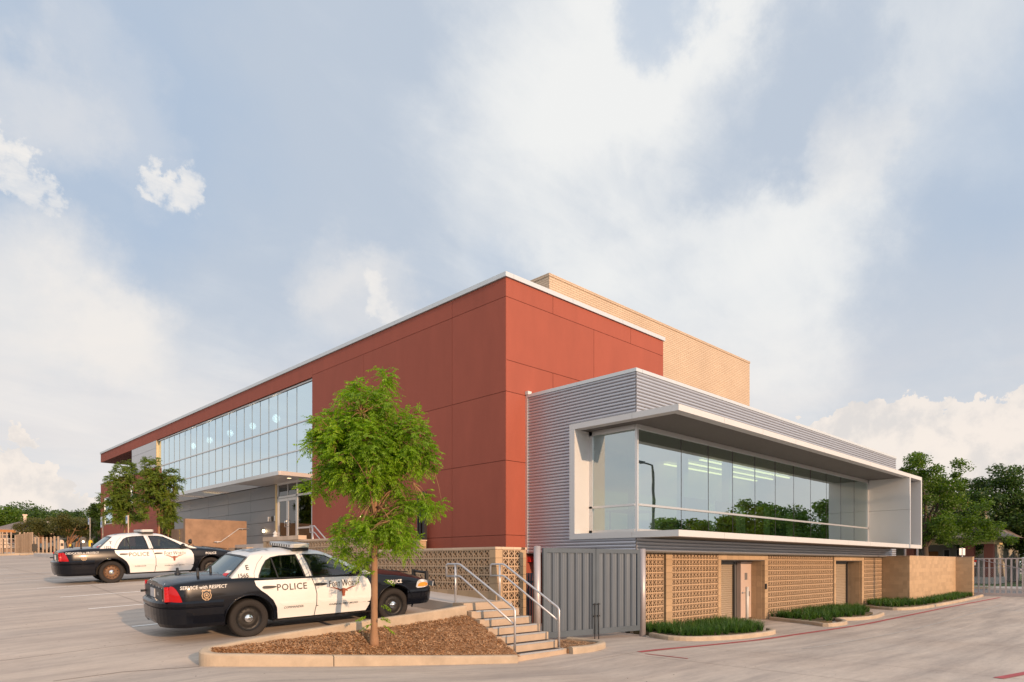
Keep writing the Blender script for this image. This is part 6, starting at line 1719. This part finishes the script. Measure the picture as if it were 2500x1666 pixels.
big_tree('shade_tree', (x, y, -1.7), 11, [(0, 0, 5.6, 6.0, 5.5, 4.2), (4, -4, 5, 4, 4, 3.6)], 'dark distant tree showing between the house and the denser tree', 'leaf_oak', 44, nleaf=12000, ls=.4, ncl=60, cr=1.4, r0=.4)
x, y = gpt(2385, 78)
big_tree('shade_tree', (x, y, -1.7), 10, [(0, 0, 5.6, 4.2, 4.2, 4.2), (2, -2, 3.5, 3.5, 3.5, 2.6)], 'dark tree filling the space behind the craftsman house roof end', 'leaf_oak', 45, nleaf=12000, ls=.36, ncl=60, cr=1.2, r0=.4)
# trees across the drive, mirrored in the long window
src = big_tree('roadside_tree', (69, -3.5, -2), 8.6, [(0, 0, 5.4, 3.4, 3.4, 3.2), (2.0, 1, 4.2, 2.4, 2.4, 2.6), (-1, -1, 2.8, 2.6, 2.6, 2.0)], 'roadside tree mirrored in the long window, first from the wing end', 'leaf_mid', 51, nleaf=14000, ls=.34, ncl=60, cr=1.1, r0=.25, group='roadside trees mirrored in the long window')
for i, (x, y) in enumerate([(66, -6), (68, -10), (65, -14), (67, -18), (72, -13), (66, -18.5), (40, -44), (30, -48), (20, -50), (8, -54), (-4, -50), (-18, -46), (50, -46)]):
    if i < 6: dup_tree(src, (x, y, -2.0), 'roadside tree mirrored in the long window, %s' % ['second from the wing end', 'third from the wing end', 'nearest the mirrored street lamp', 'between the lamp and the taller crowns', 'behind the gap of the front row', 'farthest and lowest of the group'][i], 'roadside trees mirrored in the long window')
    else: dup_tree(src, (x, y, -2.0), 'tree behind the photographer, mirrored only in the dark car paint', 'trees behind the photographer')
lp = empty('street_lamp', (35.3, -.2, -2), 'tall street lamp across the drive, mirrored in the long window', 'street lamp')
MB().tube([(35.3, -.2, -2), (35.3, -.2, 5.6), (35.2, -.2, 6.0), (34.2, -.2, 6.1)], [.11, .08, .06, .05], 10).build('pole', 'gate_steel', lp); MB().obox((33.9, -.2, 6.08), (.35, 0, 0), (0, .14, 0), (0, 0, .06)).build('lamp_head', 'gate_steel', lp)
# ------------------------------------------------------------------ surroundings, left
x0, y0 = at(-30, Y=70).x, 70
kz = lot(9, 66)
curb_z = lambda x, y: lot(x, y)+.16
e = empty('far_kerb', (0, 66, lot(5, 66)), 'long pale kerb along the far edge of the lot', 'kerb')
curb_run('kerb', [(x, 66.0) for x in np.arange(-20, 13.5, 2.0)], .3, curb_z, lambda x, y: lot(x, y)-.3, parent=e)
MB().prism([(-60, 66.1), (14.9, 66.1), (14.9, 130), (-60, 130)], .1, lambda x, y: lot(x, y)+.12).build('verge', 'grass_soil', kind='structure')
for i, (pa, pb) in enumerate(((48, 70), (88, 105), (111, 127))):
    a = at(pa, Y=64.6); c = at(pb, Y=64.6)
    mb = MB(); z = lot(a.x, 64.6); mb.prism([(a.x, 64.5), (c.x, 64.5), (c.x, 64.72), (a.x, 64.72)], z, z+.15)
    mb.build('wheel_stop', 'curb', bevel=.03, label=['white concrete wheel stop before the slatted bin screen', 'white concrete wheel stop left of the farther police car, middle one', 'white concrete wheel stop just behind the farther police car bumper'][i], cat='wheel stop', group='wheel stops at the far kerb')
# slatted fence
sf = empty('slat_fence', at(40, Y=68), 'warm metal picket fence with a solid slatted screen before the low house', 'fence')
def picket(px, top, w=.09, Y=68.0, m='fence_slat', name='picket'):
    p = at(px, Y=Y); t = p.length if False else (FW[0]*p.x+FW[1]*p.y); zt = (HY-top)*t/FPX; z0 = lot(p.x, Y)
    return box(name, m, p.x-w/2, p.x+w/2, Y-.05, Y+.05, z0, zt, sf)
for px in (-30, -20, -10, 0, 5.7, 16.5, 27): picket(px, 1299)
for i in range(16): picket(37.5+i*2.75, 1307-i*.5 if i not in (4, 8, 11) else 1300, w=.105 if i not in (4, 8, 11) else .12)
for px in (86, 94, 105, 114, 124, 133, 142): picket(px, 1312 if px < 130 else 1310, w=.13)
for px, tp in ((83, 1322), (9, 1316)): picket(px, tp, w=.06, m='black_metal', name='dark_post')
p = at(83, Y=67.9); box('control_box', 'black_metal', p.x-.12, p.x+.2, 67.85, 68, 1.0, 1.6, sf)
for z in (1.2, 1.5, 1.8): a = at(-5, Y=69); c = at(37, Y=69); box('rail', 'black_metal', a.x, c.x, 68.98, 69.02, z, z+.05, sf)
# low house
HL = empty('low_house', (14, 86, 1), 'low pink house with a shallow hipped roof behind the far fence', 'house')
a = at(-10, Y=82); b_ = at(166, Y=82); z0 = .8; zt = 3.35
box('wall', 'stucco', a.x, b_.x, 82, 92, z0, zt, HL); box('base_band', 'brown_concrete', a.x-.02, b_.x+.02, 81.97, 82, z0, z0+.62, HL)
mb = MB(); rx0, rx1 = at(-30, Y=81.3).x, at(90, Y=81.3).x; rz = 3.2
rid0, rid1 = at(45, Y=87).x, at(70, Y=87).x
mb.quad((rx0, 81.3, rz), (rx1, 81.3, rz), (rid1, 87, 4.35), (rid0, 87, 4.35)); mb.quad((rx1, 81.3, rz), (rx1, 92.7, rz), (rid1, 87, 4.35)); mb.quad((rx1, 92.7, rz), (rx0, 92.7, rz), (rid0, 87, 4.35), (rid1, 87, 4.35)); mb.quad((rx0, 92.7, rz), (rx0, 81.3, rz), (rid0, 87, 4.35))
mb.box(rx0, rx1, 81.3, 81.35, rz-.2, rz); rf = mb.build('roof', 'shingle', HL)
mb = MB(); mb.quad((rx1, 81.6, 3.36), (b_.x+.2, 81.6, 3.36), (b_.x+.2, 87, 4.5), (rx1, 87, 4.5)); mb.box(rx1, b_.x+.2, 81.55, 81.6, 3.22, 3.36); mb.build('roof', 'stucco', HL)
p = at(60.5, Y=86.5); box('chimney', 'stucco', p.x-.12, p.x+.12, 86.4, 86.6, 4.1, 5.1, rf)
box('chimney_cap', 'stucco', p.x-.2, p.x+.2, 86.35, 86.65, 4.98, 5.12, rf)
p = at(33, Y=82); w = box('window', 'white_plastic', p.x-.5, p.x+.5, 81.93, 82, 1.9, 2.9, HL); box('pane', 'glass_curtain', p.x-.44, p.x+.44, 81.91, 81.925, 1.96, 2.84, w); box('glazing_bar', 'white_plastic', p.x-.44, p.x+.44, 81.90, 81.91, 2.38, 2.42, w)
a = at(0, Y=80); c = at(38, Y=80); box('porch_beam', 'wood_warm', a.x, c.x, 80, 80.2, 2.95, 3.2, HL)
H2 = empty('far_house', (19, 84, 1), 'low building with a grey roof and orange porch behind the crape myrtles', 'house')
a = at(148, Y=80); b_ = at(228, Y=80); box('wall', 'cream_and_sunlit', a.x, b_.x, 80, 88, .6, 2.75, H2)
mb = MB(); mb.quad((a.x-.3, 79.2, 2.7), (b_.x, 79.2, 2.7), (b_.x, 84, 4.1), (a.x-.3, 84, 4.1)); mb.box(a.x-.3, b_.x, 79.2, 79.25, 2.55, 2.7); mb.build('roof', 'shingle', H2)
for px in (158, 178, 200): p = at(px, Y=80); box('window', 'dark_frame', p.x-.4, p.x+.4, 79.95, 80, 1.1, 2.3, H2)
# meter, glowing pillar, bollards
def pill(name, px, top, bot, w, Y, m, label, cat, lamp=False):
    p = at(px, Y=Y); t = FW[0]*p.x+FW[1]*p.y; zt = (HY-top)*t/FPX; z0 = lot(p.x, Y); o = empty(name, (p.x, Y, z0), label, cat)
    MB().box(p.x-w/2, p.x+w/2, Y-.12, Y+.12, z0, zt-.12).lathe([(w*.5, zt-.12), (w*.42, zt-.04), (.001, zt)], (p.x, Y, 0), n=14).build('housing', m, o, bevel=.01)
    if lamp: MB().lathe([(.001, -.03), (.07, -.02), (.08, 0)], (p.x+.0, Y-.125, zt-.38), axis='y', n=14).build('lamp', 'wall_lamp', o)
    else: box('meter_face', 'dark_frame', p.x-w*.35, p.x+w*.35, Y-.135, Y-.12, zt-.5, zt-.28, o)
pill('utility_meter', 150.5, 1318, 1340, .26, 63, 'stucco', 'pale utility meter cabinet standing before the fence', 'utility box')
pill('lit_pillar', 202.5, 1311, 1337, .36, 61, 'soffit', 'grey pillar with a glowing round lamp beyond the farther police car', 'pillar', True)
def bollard(px, top, Y, label):
    p = at(px, Y=Y); t = FW[0]*p.x+FW[1]*p.y; zt = (HY-top)*t/FPX; MB().lathe([(.09, lot(p.x, Y)), (.09, zt-.06), (.06, zt-.01), (.001, zt)], (p.x, Y, 0), n=12).build('yellow_bollard', 'yellow', label=label, cat='bollard', group='yellow bollards')
bollard(172, 1329, 62, 'yellow bollard beside the small parked car far behind'); bollard(221, 1319, 40, 'yellow bollard at the foot of the sign pole behind the farther car')
# accessible-parking signs
def sign(px, top, bot_sign, side, X, label):
    p = at(px, X=X); t = FW[0]*p.x+FW[1]*p.y; zt = (HY-top)*t/FPX; zs = (HY-bot_sign)*t/FPX; e = empty('parking_sign', (p.x, p.y, lot(X, p.y)), label, 'sign', 'parking signs along the walk')
    MB().tube([(p.x, p.y, lot(X, p.y)), (p.x, p.y, zt+.02)], .03, 8).build('pole', 'cap_block', e)
    box('sign_plate', 'sign_white', p.x-.045, p.x-.035, p.y-.02, p.y+.28, zs, zt, e); box('sign_symbol', 'sign_blue', p.x-.05, p.x-.046, p.y+.04, p.y+.20, zs+.14, zs+.32, e)
sign(220, 1265, 1281, 0, 9.75, 'thin parking sign pole, leftmost, over the farther car boot'); sign(251, 1262, 1288, 0, 9.75, 'thin parking sign at the near corner of the red block'); sign(313.5, 1259, 1278, 0, 9.75, 'thin parking sign between the two young walk trees')
# small parked car far away
pc = empty('parked_car', (0, 0, 0), 'tiny dark saloon parked far behind the lot by the houses', 'car'); p = at(160, Y=74); pc.location = (p.x-2.2, 73.5, lot(p.x, 74)-.0)
WL[pc.name] = Vector((0, 0, 0))
bm_ = MB(); bm_.prism([(0, .5), (.1, .85), (1.0, .95), (1.5, 1.35), (3.0, 1.38), (3.8, .98), (4.7, .85), (4.8, .45), (4.5, .28), (.3, .28)], -.85, .85); bm_.v = [(x, z, y) for x, y, z in bm_.v]
bm_.build('body', 'gate_steel', pc, local=True, bevel=.05); w_ = MB().prism([(1.35, .98), (1.65, 1.28), (2.95, 1.31), (3.6, 1.0)], -.86, .86); w_.v = [(x, z, y) for x, y, z in w_.v]; w_.build('side_glass', 'car_glass', pc, local=True)
for x in (.9, 3.8):
    for y in (-.8, .8): MB().lathe([(.001, -.1), (.30, -.1), (.32, 0), (.30, .1), (.001, .1)], (x, y, .32), axis='y', n=16).build('wheel', 'tyre', pc, local=True)

# ------------------------------------------------------------------ surroundings, right
GX = 48.0
sg = empty('sliding_gate', (GX, 8.5, -1.9), 'galvanised sliding gate with vertical bars at the right edge', 'gate')
box('bottom_rail', 'post_steel', GX-.06, GX+.06, 1.5, 9.7, -1.90, -1.74, sg); box('top_rail', 'post_steel', GX-.03, GX+.03, 1.5, 9.7, .24, .30, sg)
for i in range(31): y = 9.68-.266*i; box('picket', 'post_steel', GX-.035, GX+.035, y-.04, y+.04, -1.74, .24, sg)
MB().tube([(GX-.05, 9.5, .25), (GX-.05, 2.0, -2.35+.6)], .022, 6).build('brace', 'post_steel', sg)
go = empty('gate_operator', (47.6, 9.9, -1.9), 'slim gate operator post with a red lamp at the end of the block wall', 'gate post')
box('post', 'black_metal', 47.3, 47.42, 9.66, 9.74, -1.95, .2, go); box('roller_bracket', 'alu', 47.1, 47.5, 9.45, 9.85, -.12, .06, go); box('warning_lamp', 'red_bell', 47.3, 47.4, 9.4, 9.55, .08, .18, go)
box('warning_tag', 'yellow', 47.2, 47.3, 9.5, 9.62, -1.25, -.98, go); MB().tube([(47.1, 9.7, -1.0), (47.0, 9.65, -1.4), (47.1, 9.6, -1.75)], .03, 6).build('cable', 'black_metal', go)
# street, verge, pavement and lawn beyond
for (nm, m, x0, x1, z, k) in (('street', 'asphalt', 50, 60.5, -1.93, None), ('street_kerb', 'curb', 60.5, 60.8, -1.80, None), ('verge', 'lawn', 60.8, 62.8, -1.82, None), ('far_pavement', 'walk', 62.8, 64.6, -1.80, None), ('lawn', 'lawn', 64.6, 140, -1.78, None)):
    box(nm, m, x0, x1, -90, 95, -2.6, z, kind='structure')
box('driveway_apron', 'walk', 58.8, 63.0, 6.8, 11.0, -2.2, -1.79, kind='structure'); box('tactile_strip', 'brick_red', 60.2, 61.0, 7.4, 9.0, -1.9, -1.785, kind='structure')
cf = empty('chain_link_fence', (66.5, 10, -1.7), 'grey chain link fence on the lawn across the street', 'fence')
for i in range(15): y = 18-1.9*i; MB().tube([(66.5, y, -1.8), (66.5, y, -.35)], .035, 6).build('fence_post', 'post_steel', cf)
MB().tube([(66.5, 18, -.38), (66.5, -8, -.38)], .03, 6).build('top_rail', 'post_steel', cf)
mb = MB()
for i in range(170):
    y = 18-.15*i
    mb.tube([(66.5, y, -1.75), (66.5, y-1.35, -.4)], .006, 3, cap=False).tube([(66.5, y-1.35, -1.75), (66.5, y, -.4)], .006, 3, cap=False)
o = mb.build('wire_mesh', 'post_steel', cf, kind='stuff')
# craftsman house
CH = empty('craftsman_house', (74, 18, -1.7), 'two-storey craftsman house with brick porch columns across the street', 'house')
box('wall', 'siding', 73.5, 84, 13.0, 27, -1.75, 2.6, CH); box('upper_wall', 'cream_and_sunlit', 74.5, 84, 15.5, 26, 2.9, 6.2, CH)
for k in range(26): box('siding_board', 'siding', 73.46, 73.5, 13.0, 27, -1.6+.16*k, -1.6+.16*k+.145, CH)
mb = MB(); mb.quad((73.6, 14.6, 6.0), (85, 14.6, 6.0), (85, 20.7, 9.4), (73.6, 20.7, 9.4)); mb.quad((73.6, 26.8, 6.0), (73.6, 20.7, 9.4), (85, 20.7, 9.4), (85, 26.8, 6.0)); mb.quad((73.6, 14.6, 5.85), (73.6, 14.6, 6.0), (73.6, 20.7, 9.4), (73.6, 26.8, 6.0), (73.6, 26.8, 5.85), (73.6, 20.7, 9.2)); mb.build('roof', 'shingle', CH)
mb = MB(); mb.quad((74.4, 15.5, 6.2), (74.4, 20.7, 9.1), (74.4, 26, 6.2)); mb.build('gable_wall', 'cream_and_sunlit', CH)
mb = MB(); pz = 2.25; mb.quad((68.6, 11.3, pz), (68.6, 27.5, pz), (74.6, 26, 3.7), (74.6, 13.4, 3.7)); mb.quad((68.6, 11.3, pz), (74.6, 13.4, 3.7), (84, 13.4, 3.7), (84, 11.3, pz)); mb.quad((68.6, 11.3, pz-.12), (68.6, 27.5, pz-.12), (68.6, 27.5, pz), (68.6, 11.3, pz)).quad((68.6, 11.3, pz-.12), (84, 11.3, pz-.12), (84, 27.5, pz-.12), (68.6, 27.5, pz-.12)); mb.build('porch_roof', 'shingle', CH)
box('porch_beam', 'cream_and_sunlit', 69.6, 70.0, 12.6, 26, 1.65, 2.1, CH); box('porch_beam', 'cream_and_sunlit', 70.0, 73.4, 12.6, 13.0, 1.65, 2.1, CH); box('porch_floor', 'walk', 69.2, 73.4, 12.4, 26, -1.75, -1.2, CH)
for y in (12.6, 14.0, 18.6, 20.4): box('porch_column', 'brick_red', 69.5, 70.2, y, y+.65, -1.75, 1.65, CH)
for (y0, y1) in ((15.6, 16.1), (16.7, 17.1), (14.9, 15.2)): w = box('window', 'white_plastic', 73.40, 73.45, y0-.06, y1+.06, -.6, 1.3, CH); box('pane', 'dark_frame', 73.38, 73.40, y0, y1, -.54, 1.24, w)
box('door', 'wood_warm', 73.38, 73.45, 17.6, 18.5, -1.2, 1.1, CH); w = box('window', 'white_plastic', 74.3, 74.5, 19, 22, 3.8, 5.4, CH); box('pane', 'dark_frame', 74.28, 74.3, 19.1, 21.9, 3.9, 5.3, w)
gs = empty('garage_shed', (80, 2, -1.7), 'dark open carport under the trees beyond the sliding gate', 'shed')
box('wall', 'dark_shed', 78, 84, -14, 10.5, -1.8, .6, gs); mb = MB(); mb.quad((76.5, -15, .6), (76.5, 11, .6), (81, 11, 1.7), (81, -15, 1.7)); mb.build('roof', 'soffit', gs)
tb2 = empty('traffic_box', at_depth(2349, 1352, 44), 'back of a small grey sign plate above the block wall', 'sign')
p = at_depth(2349, 1352, 44); q = Vector((RT[0], RT[1], 0)); MB().obox((p.x, p.y, p.z+.12), q*.19, (FW[0]*.01, FW[1]*.01, 0), (0, 0, .22)).build('sign_plate', 'pale_panel', tb2); MB().tube([(p.x, p.y, -1.9), (p.x, p.y, p.z+.4)], .04, 8).build('pole', 'post_steel', tb2)
# dark glazed shed seen under the wing end
ds2 = empty('dark_shelter', (45, 20, -1), 'dark low shelter seen through the gap under the wing end', 'shelter'); box('wall', 'red_dark', 42, 52, 17, 18, -1.5, 1.4, ds2); box('roof', 'soffit', 41.5, 52.5, 16.6, 18.4, 1.4, 1.5, ds2)
# parapet of opposite lot for continuity behind the camera is open ground
